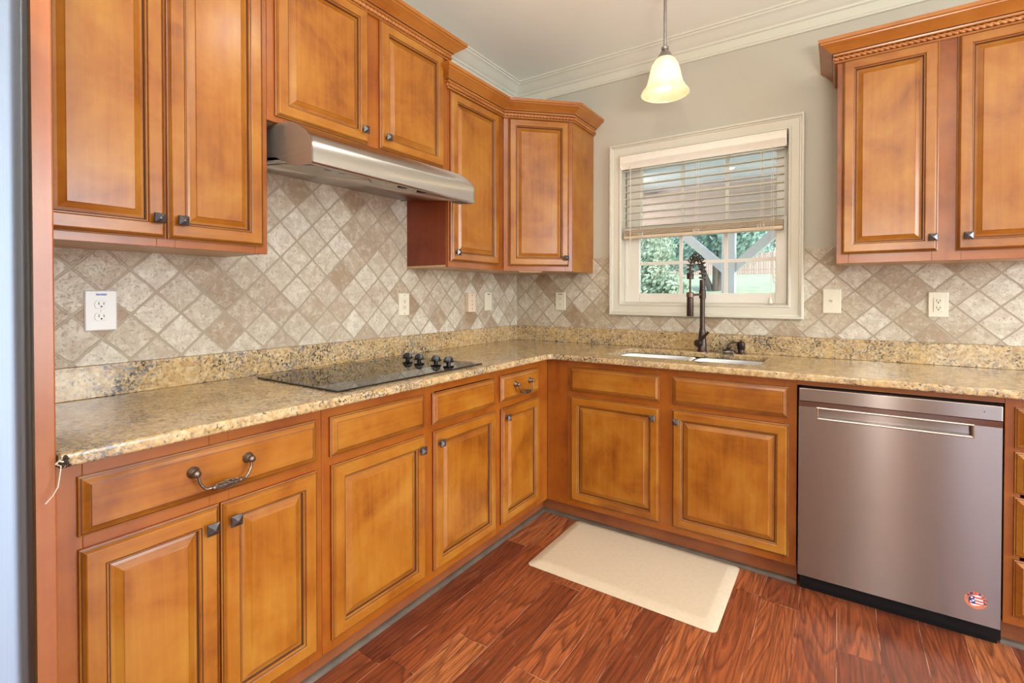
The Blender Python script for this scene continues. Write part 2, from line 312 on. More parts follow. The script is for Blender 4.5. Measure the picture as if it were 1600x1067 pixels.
# ------------------------------------------------------------------ mesh helpers
class MB:
    def __init__(s): s.v = []; s.f = []; s.m = []
    def add(s, vs, fs, mi=0):
        o = len(s.v); s.v += [Vector(p) for p in vs]
        for f in fs: s.f.append([o + i for i in f]); s.m.append(mi)
        return s
    def box(s, x0, x1, y0, y1, z0, z1, mi=0):
        return s.add([(x0, y0, z0), (x1, y0, z0), (x1, y1, z0), (x0, y1, z0), (x0, y0, z1), (x1, y0, z1), (x1, y1, z1), (x0, y1, z1)],
                     [(0, 3, 2, 1), (4, 5, 6, 7), (0, 1, 5, 4), (1, 2, 6, 5), (2, 3, 7, 6), (3, 0, 4, 7)], mi)
    def loft(s, rings, mi=0, cap0=True, cap1=True, closed=True):
        """rings: lists of equal length, joined in order"""
        o = len(s.v); n = len(rings[0])
        for r in rings: s.v += [Vector(p) for p in r]
        for i in range(len(rings) - 1):
            for j in range(n if closed else n - 1):
                a, b = o + i * n + j, o + i * n + (j + 1) % n
                s.f.append([a, b, b + n, a + n]); s.m.append(mi)
        if cap0: s.f.append([o + j for j in range(n)][::-1]); s.m.append(mi)
        if cap1: s.f.append([o + (len(rings) - 1) * n + j for j in range(n)]); s.m.append(mi)
        return s
    def lathe(s, c, prof, n=24, axis='z', mi=0, cap0=True, cap1=True):
        rings = []
        for r, h in prof:
            ring = []
            for j in range(n):
                t = 2 * math.pi * j / n; a, b = r * math.cos(t), r * math.sin(t)
                p = {'z': (a, b, h), 'y': (a, -h, b), 'x': (h, a, b)}[axis]   # 'y' grows towards -y (out of a cabinet face)
                ring.append((c[0] + p[0], c[1] + p[1], c[2] + p[2]))
            rings.append(ring)
        return s.loft(rings, mi, cap0, cap1)
    def tube(s, pts, r, n=10, mi=0):
        pts = [Vector(p) for p in pts]; rs = r if isinstance(r, (list, tuple)) else [r] * len(pts)
        rings = []; up = None
        for i, p in enumerate(pts):
            t = (pts[min(i + 1, len(pts) - 1)] - pts[max(i - 1, 0)]).normalized()
            if up is None:
                up = Vector((0, 0, 1)) if abs(t.z) < 0.9 else Vector((1, 0, 0))
            up = (up - t * up.dot(t)).normalized(); sd = t.cross(up)
            rings.append([p + (up * math.cos(2 * math.pi * j / n) + sd * math.sin(2 * math.pi * j / n)) * rs[i] for j in range(n)])
        return s.loft(rings, mi)
    def rects(s, x0, x1, z0, z1, prof, y=0.0, sides=(0, 1), special=None, back=True, fill=True):
        """nested rectangles on an upright face: prof = [(inset, height, material of the band that starts here)]
        bands: bottom/top get sides[1], left/right get sides[0] unless the profile names a material"""
        o = len(s.v)
        for q in prof:
            i, h = q[0], q[1]; iz = q[3] if len(q) > 3 else i
            s.v += [Vector((x0 + i, y - h, z0 + iz)), Vector((x1 - i, y - h, z0 + iz)), Vector((x1 - i, y - h, z1 - iz)), Vector((x0 + i, y - h, z1 - iz))]
        for r in range(len(prof) - 1):
            mi = prof[r][2] if len(prof[r]) > 2 else None
            for j in range(4):
                a, b = o + r * 4 + j, o + r * 4 + (j + 1) % 4
                s.f.append([a, b, b + 4, a + 4]); s.m.append(mi if mi is not None else (sides[1] if j in (0, 2) else sides[0]))
        if back: s.f.append([o + 3, o + 2, o + 1, o]); s.m.append(sides[0])
        if fill:
            e = o + (len(prof) - 1) * 4; s.f.append([e, e + 1, e + 2, e + 3]); s.m.append(special if special is not None else sides[0])
        return s
    def build(s, name, mats, parent=None, smooth=None, bevel=None, world=False, **props):
        me = bpy.data.meshes.new(name)
        vs = s.v
        if world and parent is not None:
            inv = PM[parent.name].inverted(); vs = [inv @ p for p in vs]
        me.from_pydata([tuple(p) for p in vs], [], s.f)
        mats = mats if isinstance(mats, (list, tuple)) else [mats]
        for m in mats: me.materials.append(M[m])
        me.polygons.foreach_set('material_index', s.m)
        bm = bmesh.new(); bm.from_mesh(me); bmesh.ops.recalc_face_normals(bm, faces=bm.faces); bm.to_mesh(me); bm.free()
        if smooth is not None:
            me.polygons.foreach_set('use_smooth', [True] * len(me.polygons)); me.set_sharp_from_angle(angle=math.radians(smooth))
        me.update()
        o = bpy.data.objects.new(name, me); COL.objects.link(o)
        if parent is not None: o.parent = parent
        if bevel:
            b = o.modifiers.new('bevel', 'BEVEL'); b.width = bevel; b.segments = 2; b.limit_method = 'ANGLE'; b.angle_limit = math.radians(40)
        for k_, v_ in props.items(): o[k_] = v_
        return o
PM = {}
def empty(name, loc, rz=0.0):
    o = bpy.data.objects.new(name, None); COL.objects.link(o); o.empty_display_size = 0.1
    o.location = loc; o.rotation_euler = (0, 0, rz)
    PM[o.name] = Matrix.Translation(loc) @ Matrix.Rotation(rz, 4, 'Z')
    return o
def tag(o, label, cat, group=None):
    o['label'] = label; o['category'] = cat
    if group: o['group'] = group
    return o
def struct(o): o['kind'] = 'structure'; return o
def rrect(x0, x1, y0, y1, r, z, n=6):
    pts = []
    for cx, cy, a0 in ((x1 - r, y1 - r, 0), (x0 + r, y1 - r, 90), (x0 + r, y0 + r, 180), (x1 - r, y0 + r, 270)):
        for i in range(n + 1):
            t = math.radians(a0 + 90 * i / n); pts.append((cx + r * math.cos(t), cy + r * math.sin(t), z))
    return pts

# ------------------------------------------------------------------ the room
CEIL = 2.743
RX, RY = 5.4, -6.0
struct(MB().box(-0.12, RX + .12, RY - .12, 0.12, -0.06, 0.0).build('floor', 'floor'))
struct(MB().box(-0.12, RX + .12, RY - .12, 0.12, CEIL, CEIL + 0.1).build('ceiling', 'ceiling_paint'))
struct(MB().box(-0.12, 0, RY, 0.12, 0, CEIL).build('wall_left', 'wall_paint'))
WX0, WX1, WZ0, WZ1 = 0.729, 1.803, 1.108, 2.186        # outside of the window casing
hx0, hx1, hz0, hz1 = WX0 + .07, WX1 - .07, WZ0 + .07, WZ1 - .07
b = MB().box(0, hx0, 0, .12, 0, CEIL).box(hx1, RX, 0, .12, 0, CEIL).box(hx0, hx1, 0, .12, 0, hz0).box(hx0, hx1, 0, .12, hz1, CEIL)
struct(b.build('wall_back', 'wall_paint'))
struct(MB().box(RX, RX + .12, RY, -3.05, 0, CEIL).box(RX, RX + .12, -.75, .12, 0, CEIL).box(RX, RX + .12, -3.05, -.75, 0, .32).box(RX, RX + .12, -3.05, -.75, 2.48, CEIL).build('wall_right', 'wall_paint'))
b = MB().box(0, 3.05, RY - .12, RY, 0, CEIL).box(3.95, RX, RY - .12, RY, 0, CEIL).box(3.05, 3.95, RY - .12, RY, 2.25, CEIL).box(3.05, 3.95, RY - .12, RY, 0, .12)
struct(b.build('wall_front', 'wall_paint'))

def sweep_plan(path, prof, segs=None):
    """sweep a (offset to the right, z) profile along a plan path with mitred corners; returns one MB per segment"""
    P = [Vector(p) for p in path]; n = len(P); offs = []
    for i in range(n):
        d0 = (P[i] - P[i - 1]).normalized() if i > 0 else None
        d1 = (P[i + 1] - P[i]).normalized() if i < n - 1 else None
        n0 = Vector((d0.y, -d0.x)) if d0 else None; n1 = Vector((d1.y, -d1.x)) if d1 else None
        if n0 is None: offs.append(n1)
        elif n1 is None: offs.append(n0)
        else:
            m = (n0 + n1).normalized(); offs.append(m / m.dot(n0))
    out = []
    for i in range(n - 1):
        r0 = [(P[i].x + offs[i].x * o, P[i].y + offs[i].y * o, z) for o, z in prof]
        r1 = [(P[i + 1].x + offs[i + 1].x * o, P[i + 1].y + offs[i + 1].y * o, z) for o, z in prof]
        out.append(MB().loft([r0, r1]))
    return out
# painted crown moulding: flat frieze, small bead below, cove above
cp = [(0, 2.600), (.010, 2.602), (.014, 2.610), (.010, 2.618), (.009, 2.660), (.018, 2.664), (.022, 2.674), (.030, 2.680), (.042, 2.694), (.056, 2.712), (.068, 2.722), (.074, 2.724), (.078, 2.732), (.086, 2.734), (.086, 2.743), (0, 2.743)]
cr = sweep_plan([(0, RY), (0, 0), (RX, 0)], cp)
struct(cr[0].build('trim_1', 'crown_paint', smooth=25)); struct(cr[1].build('trim_2', 'crown_paint', smooth=25))
# quarter round along the toe boards
qr = [(0, 0.0), (.017, 0.0), (.016, .006), (.012, .012), (.006, .016), (0, .017)]
q = sweep_plan([(.555, -2.70), (.555, -.555), (1.812, -.555)], qr)
struct(q[0].build('trim_3', 'oak_trim', smooth=40)); struct(q[1].build('trim_4', 'oak_trim', smooth=40))
q = sweep_plan([(2.437, -.555), (2.90, -.555)], qr); struct(q[0].build('trim_5', 'oak_trim', smooth=40))

# tile backsplash
tag(MB().box(0.0005, .008, -2.66, -0.008, 1.0165, 1.86).build('tile_backsplash', 'tile_left'), 'diagonal travertine tile backsplash on the left wall behind the cooktop', 'backsplash', 'travertine backsplashes')
b = MB().box(.0005, WX0, -.008, -.0005, 1.0165, 1.478).box(WX1, 2.92, -.008, -.0005, 1.0165, 1.478).box(WX0, WX1, -.008, -.0005, 1.0165, WZ0)
tag(b.build('tile_backsplash', 'tile_back'), 'diagonal travertine tile backsplash around and under the window on the back wall', 'backsplash', 'travertine backsplashes')

# ------------------------------------------------------------------ window
win = struct(empty('window_1', (0, 0, 0)))
b = MB().rects(WX0, WX1, WZ0, WZ1, [(0, .0), (0, .026), (.004, .030), (.012, .030), (.015, .022), (.021, .024), (.025, .019), (.060, .014), (.064, .018), (.071, .018), (.075, .012), (.076, .008), (.076, -.045), (.083, -.045)], sides=(0, 0), back=False, fill=False)
b.build('window_casing', 'trim_paint', win, smooth=30)
def sash(name, z0, z1, y, bot, top):
    gx0, gx1 = .905, 1.665
    o = MB()
    fr = o
    fr.box(.806, gx0, y, y + .03, z0, z1).box(gx1, 1.726, y, y + .03, z0, z1).box(gx0, gx1, y, y + .03, z0, z0 + bot).box(gx0, gx1, y, y + .03, z1 - top, z1)
    f = fr.build(name, 'vinyl', win, bevel=.004)
    a, c_ = z0 + bot, z1 - top
    mu = MB()
    w3 = (gx1 - gx0) / 3
    for i in (1, 2): mu.box(gx0 + w3 * i - .010, gx0 + w3 * i + .010, y + .010, y + .021, a, c_)
    zm = (a + c_) / 2; mu.box(gx0, gx1, y + .009, y + .020, zm - .010, zm + .010)
    mu.build('muntin_grid', 'vinyl', f)
    MB().box(gx0 - .005, gx1 + .005, y + .013, y + .017, a - .005, c_ + .005).build('pane', 'pane', f)
sash('lower_sash', WZ0 + .078, 1.665, .045, .060, .045)
sash('upper_sash', 1.630, WZ1 - .078, .078, .040, .060)

# blind
bl = tag(empty('window_blind', (1.2625, -.005, 2.10)), 'cream slatted window blind half raised behind its valance over the sink window', 'window blind')
def blw(name, mb, mat, parent=bl, **k): return mb.build(name, mat, parent, world=True, **k) if parent is bl else mb.build(name, mat, parent, **k)
vp = [(-.062, 2.1075), (-.066, 2.100), (-.060, 2.083), (-.060, 2.070), (-.066, 2.064), (-.060, 2.054), (-.052, 2.044), (-.047, 2.026), (-.040, 2.026), (-.040, 2.1075)]
v = MB().loft([[(.803, y + .032, z) for y, z in vp], [(1.722, y + .032, z) for y, z in vp]])
v.box(.803, .808, -.030, .030, 2.03, 2.09).box(1.717, 1.722, -.030, .030, 2.03, 2.09)
blw('valance', v, 'blind', smooth=30)
blw('headrail', MB().box(.815, 1.712, -.012, .040, 2.045, 2.092), 'blind')
zs = [2.018 - .044 * i for i in range(9)]
for z in zs:
    sl = [(-.011, z - .0035), (.014, z - .0005), (.039, z - .0015), (.039, z + .0015), (.014, z + .0025), (-.011, z - .0005)]
    blw('slat', MB().loft([[(.82, y, zz) for y, zz in sl], [(1.706, y, zz) for y, zz in sl]]), 'slat', smooth=60)
st = MB()
for i in range(5):
    z = 1.612 + .0068 * i; st.box(.82, 1.706, -.011, .039, z, z + .0034)
blw('stacked_slats', st, 'rail_tan')
rb = blw('bottom_rail', MB().box(.82, 1.706, -.013, .041, 1.588, 1.608), 'rail_tan', bevel=.004)
for x in (.93, 1.2625, 1.60):
    lc = MB()
    for y in (-.0125, .0405): lc.tube([(x, y, 2.05), (x, y, 1.60)], .0011, 5)
    lc.tube([(x + .012, -.0135, 2.05), (x + .012, -.0135, 1.60)], .0009, 5)
    blw('ladder_cord', lc, 'cord')
    kn = MB()
    for i in range(3):
        kn.tube([(x + .012 * math.cos(t) * (1 + .3 * i), -.016, 1.607 + .008 * math.sin(t * (1 + i % 2)) + .003 * i) for t in [k_ * .35 for k_ in range(19)]], .0012, 5)
    blw('cord_loop', kn, 'cord')
pc = MB()
pc.tube([(1.652, -.018, 2.04), (1.650, -.021, 1.70), (1.652, -.022, 1.36)], .0012, 5).tube([(1.660, -.018, 2.04), (1.661, -.021, 1.6), (1.656, -.022, 1.36)], .0012, 5)
pc.tube([(1.655, -.022, 1.36), (1.672, -.023, 1.32), (1.676, -.024, 1.29), (1.664, -.024, 1.31), (1.656, -.023, 1.36)], .0022, 6)
pc.tube([(1.653, -.022, 1.36), (1.650, -.026, 1.22)], .0012, 5)
blw('pull_cord', pc, 'cord')
blw('cord_tassel', MB().lathe((1.650, -.034, 1.190), [(.004, .034), (.006, .028), (.0075, .02), (.011, .012), (.011, .002), (.008, 0)], 12), 'cord', smooth=40)
blw('tilt_wand', MB().tube([(.868, -.020, 2.045), (.869, -.024, 1.36)], .0022, 6).tube([(.869, -.024, 1.36), (.871, -.025, 1.30)], .0035, 8), 'cord')

# ------------------------------------------------------------------ hardware builders
def knob(parent, x, z, y=-.020):
    b = MB().lathe((x, y, z), [(.0075, 0), (.0065, .004), (.0055, .012), (.008, .016)], 14, 'y', cap1=False)
    h = .0145
    def sq(r, d): return [(x - r, y - d, z - r), (x + r, y - d, z - r), (x + r, y - d, z + r), (x - r, y - d, z + r)]
    b.loft([sq(h * .8, .0145), sq(h, .0165), sq(h, .0195), sq(h * .86, .0215), sq(h * .16, .0275)])
    return b.build('knob', 'pewter', parent)
def pull(parent, x, z, w, y=-.020):
    """drop bail pull with two rosettes and a woven birdcage grip"""
    hb = w / 2
    b = MB()
    for s_ in (-1, 1):
        b.lathe((x + s_ * hb, y, z), [(.014, 0), (.0145, .003), (.012, .006), (.0125, .008), (.009, .013), (.006, .016), (.006, .022)], 18, 'y')
        b.lathe((x + s_ * hb, y - .022, z), [(.004, -.006), (.0085, -.003), (.0095, .001), (.0075, .006), (.003, .008)], 14, 'y')
    pts = []
    for i in range(41):
        t = i / 40; s_ = -1 + 2 * t
        px = x + (hb - .004) * s_ if abs(s_) < .82 else x + math.copysign(hb - .004, s_) * (1 - 0.0)
        a = abs(s_)
        drop = .043 * (1 - max(0, (a - .62) / .38) ** 1.7)
        px = x + math.copysign(min(hb - .003, (hb - .003) * (a / .90) ** .92), s_) if a > 0 else x
        pts.append((px, y - .024 - .008 * (1 - a), z - drop))
    b.tube(pts, .0036, 8)
    o = b.build('pull', 'antique', parent, smooth=50)
    g = MB(); L_ = w * .24; zc, yc = z - .043, y - .0315
    for k_ in range(6):
        for d in (1, -1):
            pp = []
            for i in range(17):
                t = i / 16; r = .0032 + .0058 * math.sin(math.pi * t) ** .8; an = 2 * math.pi * k_ / 6 + d * t * 2.6
                pp.append((x - L_ + 2 * L_ * t, yc + r * math.cos(an), zc + r * math.sin(an)))
            g.tube(pp, .0013, 5)
    for s_ in (-1, 1): g.lathe((x + s_ * L_, yc, zc), [(.0045, -.004), (.0062, -.002), (.0062, .002), (.0045, .004)], 12, 'x')
    g.tube([(x - L_, yc, zc), (x + L_, yc, zc)], .0048, 8)
    g.build('birdcage_grip', 'antique', o, smooth=50)
    return o
DOOR = [(0, 0, 3), (0, .009), (.0025, .0105, 2), (.0050, .0115), (.0095, .0188), (.0115, .020), (.0410, .020), (.0430, .0185, 2), (.0455, .0165), (.0475, .0165), (.0495, .0120, 2), (.0520, .0070)]  # first band, the outer edge, is dark: shade painted into its colour
PANEL = [(.0495, .002), (.0500, .0070, 2), (.0535, .0068), (.0600, .0085), (.0740, .0158), (.0760, .0180)]
def door(parent, x0, x1, z0, z1, kx=None, kz=None):
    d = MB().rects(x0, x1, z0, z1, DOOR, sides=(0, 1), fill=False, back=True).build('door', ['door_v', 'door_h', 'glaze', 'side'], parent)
    MB().rects(x0, x1, z0, z1, PANEL, sides=(0, 1), back=False).build('raised_panel', ['door_v', 'door_h', 'glaze'], d)
    if kx is not None: knob(d, kx, kz)
    return d
SLAB = [(0, 0, 3), (0, .0085), (.0030, .0100, 2), (.0055, .0108), (.0090, .0125), (.0160, .0180), (.0185, .0195, 2), (.0200, .0200)]  # outer edge band takes the same painted-in shade as the doors
def drawer(parent, x0, x1, z0, z1, pw=None, name='drawer_front', knobs=False):
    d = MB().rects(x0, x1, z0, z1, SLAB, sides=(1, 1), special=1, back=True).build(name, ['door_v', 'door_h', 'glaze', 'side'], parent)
    if pw: pull(d, (x0 + x1) / 2, (z0 + z1) / 2 + .012, pw)
    return d
ROPE_R = .0092
def rope(path_pts, z, o):
    """twisted rope bead following a plan path, offset o to its right"""
    seg = sweep_plan(path_pts, [(o, z), (o, z + .001), (o + .001, z)])
    mbs = []
    for s_ in seg:
        a, c_ = Vector(s_.v[0]), Vector(s_.v[3]); L_ = (c_ - a).length; n = max(4, int(L_ / .0022)); t = (c_ - a).normalized()
        up = Vector((0, 0, 1)); sd = t.cross(up); rings = []
        for i in range(n + 1):
            p = a + t * (L_ * i / n); ph = 2 * math.pi * (L_ * i / n) / .040
            rings.append([p + (up * math.cos(2 * math.pi * j / 14) + sd * math.sin(2 * math.pi * j / 14)) * ROPE_R * (0.60 + .44 * abs(math.sin((2 * math.pi * j / 14) - ph))) for j in range(14)])
        mbs.append(MB().loft(rings))
    return mbs
CROWN = [(-.003, 2.281), (.011, 2.281), (.013, 2.284), (.013, 2.2875), (.004, 2.2885), (.004, 2.3095), (.012, 2.3105), (.016, 2.314), (.018, 2.3195), (.023, 2.322), (.027, 2.327), (.036, 2.333), (.048, 2.343), (.058, 2.351), (.064, 2.355), (.066, 2.3595), (.072, 2.3625), (.073, 2.377), (-.003, 2.377)]
def crown(owner_of_segment, path, dz=0.0):
    segs = sweep_plan(path, [(o, z + dz) for o, z in CROWN]); rp = rope(path, 2.2990 + dz, .0105)
    for own, a, r_ in zip(owner_of_segment, segs, rp):
        if own is None: continue
        for e in (3, 4, 5, 8): a.m[e] = 1
        c_ = a.build('crown_molding', ['crown_wood', 'glaze'], own, world=True, smooth=22)
        inv = PM[own.name].inverted(); r_.v = [inv @ p for p in r_.v]
        r_.build('rope_molding', 'rope', c_, smooth=70)
def face_frame(parent, w, z0, z1, stiles, rails):
    b = MB()
    for a, c_ in stiles: b.box(a, c_, 0, .019, z0, z1, 0)
    edges = sorted(stiles)
    for a, c_ in rails:
        for (s0, s1), (t0, t1) in zip(edges[:-1], edges[1:]): b.box(s1, t0, 0.0003, .019, a, c_, 1)
    return b.build('face_frame', ['frame_v', 'frame_h'], parent, bevel=.0012)

LEFT = math.radians(90)
ZF = .097
def base_cab(name_, label, group, origin, rz, w, stiles, toe0=0.0, toe1=None, depth=.605):
    c_ = tag(empty('base_cabinet', origin, rz), label, 'cabinet', group)
    b = MB().box(.001, .018, .0195, depth, ZF, .882).box(w - .018, w - .001, .0195, depth, ZF, .882).box(.018, w - .018, .0195, depth, ZF, ZF + .018).box(.018, w - .018, depth - .012, depth, ZF, .882)
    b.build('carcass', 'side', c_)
    face_frame(c_, w, ZF, .882, stiles, [(ZF, .140), (.690, .722), (.848, .882)])
    MB().box(toe0, w if toe1 is None else toe1, .055, .070, 0.0, ZF).build('toe_kick', 'toe', c_)
    return c_
G1 = 'base cabinets'
# left run (local x = distance along the left wall)
y0 = -2.658
c = base_cab('', 'base cabinet beside the refrigerator with one drawer on a bail pull and two narrow doors', G1, (.61, y0, 0), LEFT, .624, [(0, .045), (.298, .345), (.575, .6235)])
drawer(c, -2.622 - y0, -2.057 - y0, .722, .851, .134)
door(c, -2.622 - y0, -2.342 - y0, .133, .694, -2.368 - y0, .645)
door(c, -2.337 - y0, -2.056 - y0, .133, .694, -2.310 - y0, .646)
y0 = -2.034
c = base_cab('', 'wide base cabinet directly under the black cooktop with two doors and two false drawer fronts', G1, (.61, y0, 0), LEFT, .937, [(0.0005, .045), (.43, .51), (.89, .9365)])
drawer(c, -2.008 - y0, -1.588 - y0, .722, .849, None, 'false_drawer_front'); drawer(c, -1.541 - y0, -1.121 - y0, .720, .846, None, 'false_drawer_front')
door(c, -2.004 - y0, -1.585 - y0, .133, .693, -1.617 - y0, .643); door(c, -1.536 - y0, -1.117 - y0, .131, .691, -1.510 - y0, .645)
y0 = -1.097
c = base_cab('', 'narrow single door base cabinet in the inner corner with a small drawer and bail pull', G1, (.61, y0, 0), LEFT, .486, [(0.0005, .045), (.350, .486)], toe1=.54)
drawer(c, -1.076 - y0, -.724 - y0, .722, .847, .134); door(c, -1.069 - y0, -.721 - y0, .132, .690, -1.042 - y0, .648)
# back run
x0 = .735
c = base_cab('', 'base cabinet under the kitchen sink with two doors and two false drawer fronts', G1, (x0, -.61, 0), 0, 1.077, [(0, .04), (.48, .585), (1.03, 1.077)], toe0=-.18)
MB().box(.6105 - x0, -.0008, .001, .019, ZF, .882).build('filler_strip', 'frame_v', c, label='plain vertical filler strip in the corner')
drawer(c, .756 - x0, 1.238 - x0, .721, .848, None, 'false_drawer_front'); drawer(c, 1.299 - x0, 1.782 - x0, .718, .848, None, 'false_drawer_front')
door(c, .760 - x0, 1.239 - x0, .131, .692, 1.209 - x0, .641); door(c, 1.299 - x0, 1.784 - x0, .130, .690, 1.322 - x0, .639)
x0 = 2.434
c = base_cab('', 'four drawer base cabinet right of the dishwasher, cut by the picture edge', G1, (x0, -.61, 0), 0, .466, [(0, .04), (.425, .466)])
for a, d in ((.712, .852), (.556, .699), (.340, .543), (.130, .327)): drawer(c, 2.458 - x0, 2.878 - x0, a, d, None)
# rail above the dishwasher belongs to the drawer cabinet's neighbour run
tag(MB().box(1.8125, 2.4335, -.6095, -.591, .862, .883).build('filler_rail', 'frame_h'), 'thin cherry filler rail above the dishwasher under the counter edge', 'rail')

# ------------------------------------------------------------------ wall cabinets
ZU = 1.379
def wall_cab(name, label, group, origin, rz, w, h, stiles, depth=.304, rails=None):
    c_ = tag(empty(name, origin, rz), label, 'cabinet', group)
    b = MB().box(.001, .017, .0195, depth, .012, h).box(w - .017, w - .001, .0195, depth, .012, h).box(.017, w - .017, .0195, depth, h - .017, h).box(.017, w - .017, depth - .01, depth, .012, h)
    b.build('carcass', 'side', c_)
    MB().box(.001, w - .001, .0195, depth, .0015, .0118).build('bottom_panel', 'under', c_)
    face_frame(c_, w, 0, h, stiles, rails or [(0, .045), (h - .045, h)])
    return c_
G2 = 'wall cabinets'
H1 = 2.293 - ZU
y0 = -2.660
c = wall_cab('wall_cabinet', 'tall two door wall cabinet beside the refrigerator panel at far left', G2, (.305, y0, ZU), LEFT, .627, H1, [(0, .04), (.297, .345), (.585, .627)])
door(c, -2.640 - y0, -2.344 - y0, 1.403 - ZU, 2.280 - ZU, -2.368 - y0, 1.458 - ZU); door(c, -2.338 - y0, -2.052 - y0, 1.403 - ZU, 2.280 - ZU, -2.307 - y0, 1.458 - ZU)
crown([c], [(.305, -2.66), (.305, -2.034)])
y0 = -2.032; ZB = 1.846; H2 = 2.430 - ZB
c = wall_cab('wall_cabinet', 'short raised two door wall cabinet directly above the range hood', G2, (.305, y0, ZB), LEFT, .938, H2, [(0, .045), (.41, .52), (.885, .938)])
door(c, -2.006 - y0, -1.604 - y0, 1.867 - ZB, 2.419 - ZB, -1.634 - y0, 1.918 - ZB); door(c, -1.540 - y0, -1.138 - y0, 1.869 - ZB, 2.417 - ZB, -1.510 - y0, 1.918 - ZB)
crown([c, c, c], [(0.001, -2.032), (.305, -2.032), (.305, -1.094), (0.001, -1.094)], .136)
y0 = -1.092
c0 = wall_cab('wall_cabinet', 'single door wall cabinet between the range hood and the diagonal corner cabinet', G2, (.305, y0, ZU), LEFT, .482, H1, [(0, .04), (.43, .4815)])
door(c0, -1.082 - y0, -.667 - y0, 1.410 - ZU, 2.274 - ZU, -1.050 - y0, 1.455 - ZU)
# diagonal corner unit
D45 = math.radians(45)
cc = tag(empty('corner_wall_cabinet', (.305, -.609, ZU), D45), 'diagonal single door corner wall cabinet left of the window', 'cabinet', G2)
wd = .609 - .305; wd = math.hypot(wd, wd)
out = [(.305, -.6085), (.6085, -.305), (.6085, -.001), (.001, -.001), (.001, -.6085)]
b = MB(); inset = .001
def prism(mb, pts, z0, z1, mi=0): return mb.loft([[(x, y, z0) for x, y in pts], [(x, y, z1) for x, y in pts]], mi)
so = .0145
prism(b, [(.305 - so, -.6085 + so * .2), (.6085 - so * .2, -.305 + so), (.6085 - so * .2, -.0015), (.0015, -.0015), (.0015, -.6085 + so * .2)], ZU + .016, 2.293)
b.build('carcass', 'side', cc, world=True)
prism(MB(), [(.305 - so, -.6085 + so * .2), (.6085 - so, -.305 + so), (.6085 - so, -.0015), (.0015, -.0015), (.0015, -.6085 + so * .2)], ZU + .002, ZU + .0158).build('bottom_panel', 'under', cc, world=True)
MB().box(.5945, .6090, -.3045, -.0012, ZU, 2.292).build('side_panel', 'door_v', cc, world=True)
face_frame(cc, wd, 0, H1, [(.004, .045), (wd - .045, wd - .001)], [(0, .045), (H1 - .045, H1)])
door(cc, .033, wd - .026, 1.408 - ZU, 2.279 - ZU, wd - .026 - .022, 1.458 - ZU)
MB().box(.10, .24, .010, .022, -.006, -.0005).build('wood_block', 'under', cc, label='small pale wood block under the front edge')
crown([c0, c0, cc, cc], [(0.001, -1.092), (.305, -1.092), (.305, -.609), (.609, -.305), (.609, -.001)])
x0 = 1.943
c = wall_cab('wall_cabinet', 'two door wall cabinet right of the window above the dishwasher', G2, (x0, -.305, ZU), 0, .757, H1, [(0, .045), (.33, .42), (.715, .757)])
door(c, 1.961 - x0, 2.291 - x0, 1.419 - ZU, 2.284 - ZU, 2.273 - x0, 1.474 - ZU); door(c, 2.347 - x0, 2.677 - x0, 1.417 - ZU, 2.284 - ZU, 2.381 - x0, 1.474 - ZU)
crown([c, c, c], [(1.943, -.001), (1.943, -.305), (2.70, -.305), (2.70, -.001)])

# ------------------------------------------------------------------ refrigerator and its end panel
tag(MB().box(.001, .640, -2.698, -2.6605, 0, 2.42).build('end_panel', 'end_panel', bevel=.003), 'tall cherry wood end panel between refrigerator and cabinets', 'panel')
fr = tag(empty('refrigerator', (.40, -3.17, 0)), 'tall stainless steel refrigerator cut off at the left edge of the picture', 'refrigerator')
MB().box(-.37, .30, -.455, .455, .02, 1.77).build('body', 'enamel', fr)
def frdoor(name, y0, y1, z0, z1):
    def ring(x, i): return rrect(y0 + i, y1 - i, z0 + i, z1 - i, .006, x, 3)
    rg = []
    for x, i in ((.306, 0), (.352, 0), (.366, .003), (.376, .010), (.380, .020), (.382, .035)):
        rg.append([(p[2], p[0], p[1]) for p in ring(x, i)])
    return MB().loft(rg).build(name, 'steel_v', fr, smooth=50)
d1 = frdoor('door', .003, .456, .06, 1.785); d2 = frdoor('door', -.456, -.003, .06, 1.785)
for d, y in ((d1, .05), (d2, -.05)): MB().tube([(.382, y, .70), (.43, y, .70), (.43, y, 1.52), (.382, y, 1.52)], .011, 10).build('handle', 'steel_v', d, smooth=40)

# ------------------------------------------------------------------ countertop
def curve_slab(name, outer, holes, z0, z1, bev, mat):
    cu = bpy.data.curves.new(name, 'CURVE'); cu.dimensions = '2D'; cu.fill_mode = 'BOTH'
    for pts in [outer] + holes:
        sp = cu.splines.new('POLY'); sp.points.add(len(pts) - 1); sp.use_cyclic_u = True
        for q_, p in zip(sp.points, pts): q_.co = (p[0], p[1], 0, 1)
    cu.extrude = (z1 - z0) / 2 - bev; cu.bevel_depth = bev; cu.bevel_resolution = 3; cu.offset = -bev
    t = bpy.data.objects.new('tmp', cu); COL.objects.link(t); bpy.context.view_layer.update()
    me = bpy.data.meshes.new_from_object(t.evaluated_get(bpy.context.evaluated_depsgraph_get()))
    bpy.data.objects.remove(t); bpy.data.curves.remove(cu)
    me.transform(Matrix.Translation((0, 0, (z0 + z1) / 2))); me.materials.clear(); me.materials.append(M[mat])
    for p in me.polygons: p.material_index = 0
    me.polygons.foreach_set('use_smooth', [True] * len(me.polygons)); me.set_sharp_from_angle(angle=math.radians(35))
    me.name = name
    o = bpy.data.objects.new(name, me); COL.objects.link(o); return o
CO = .648; r = .02
arc = [(CO + r - r * math.cos(t), -CO - r + r * math.sin(t)) for t in [math.radians(90 * i / 6) for i in range(7)]]
outer = [(.002, -2.659), (CO - .004, -2.659), (CO, -2.655)] + arc + [(2.92, -CO), (2.92, -.002), (.002, -.002)]
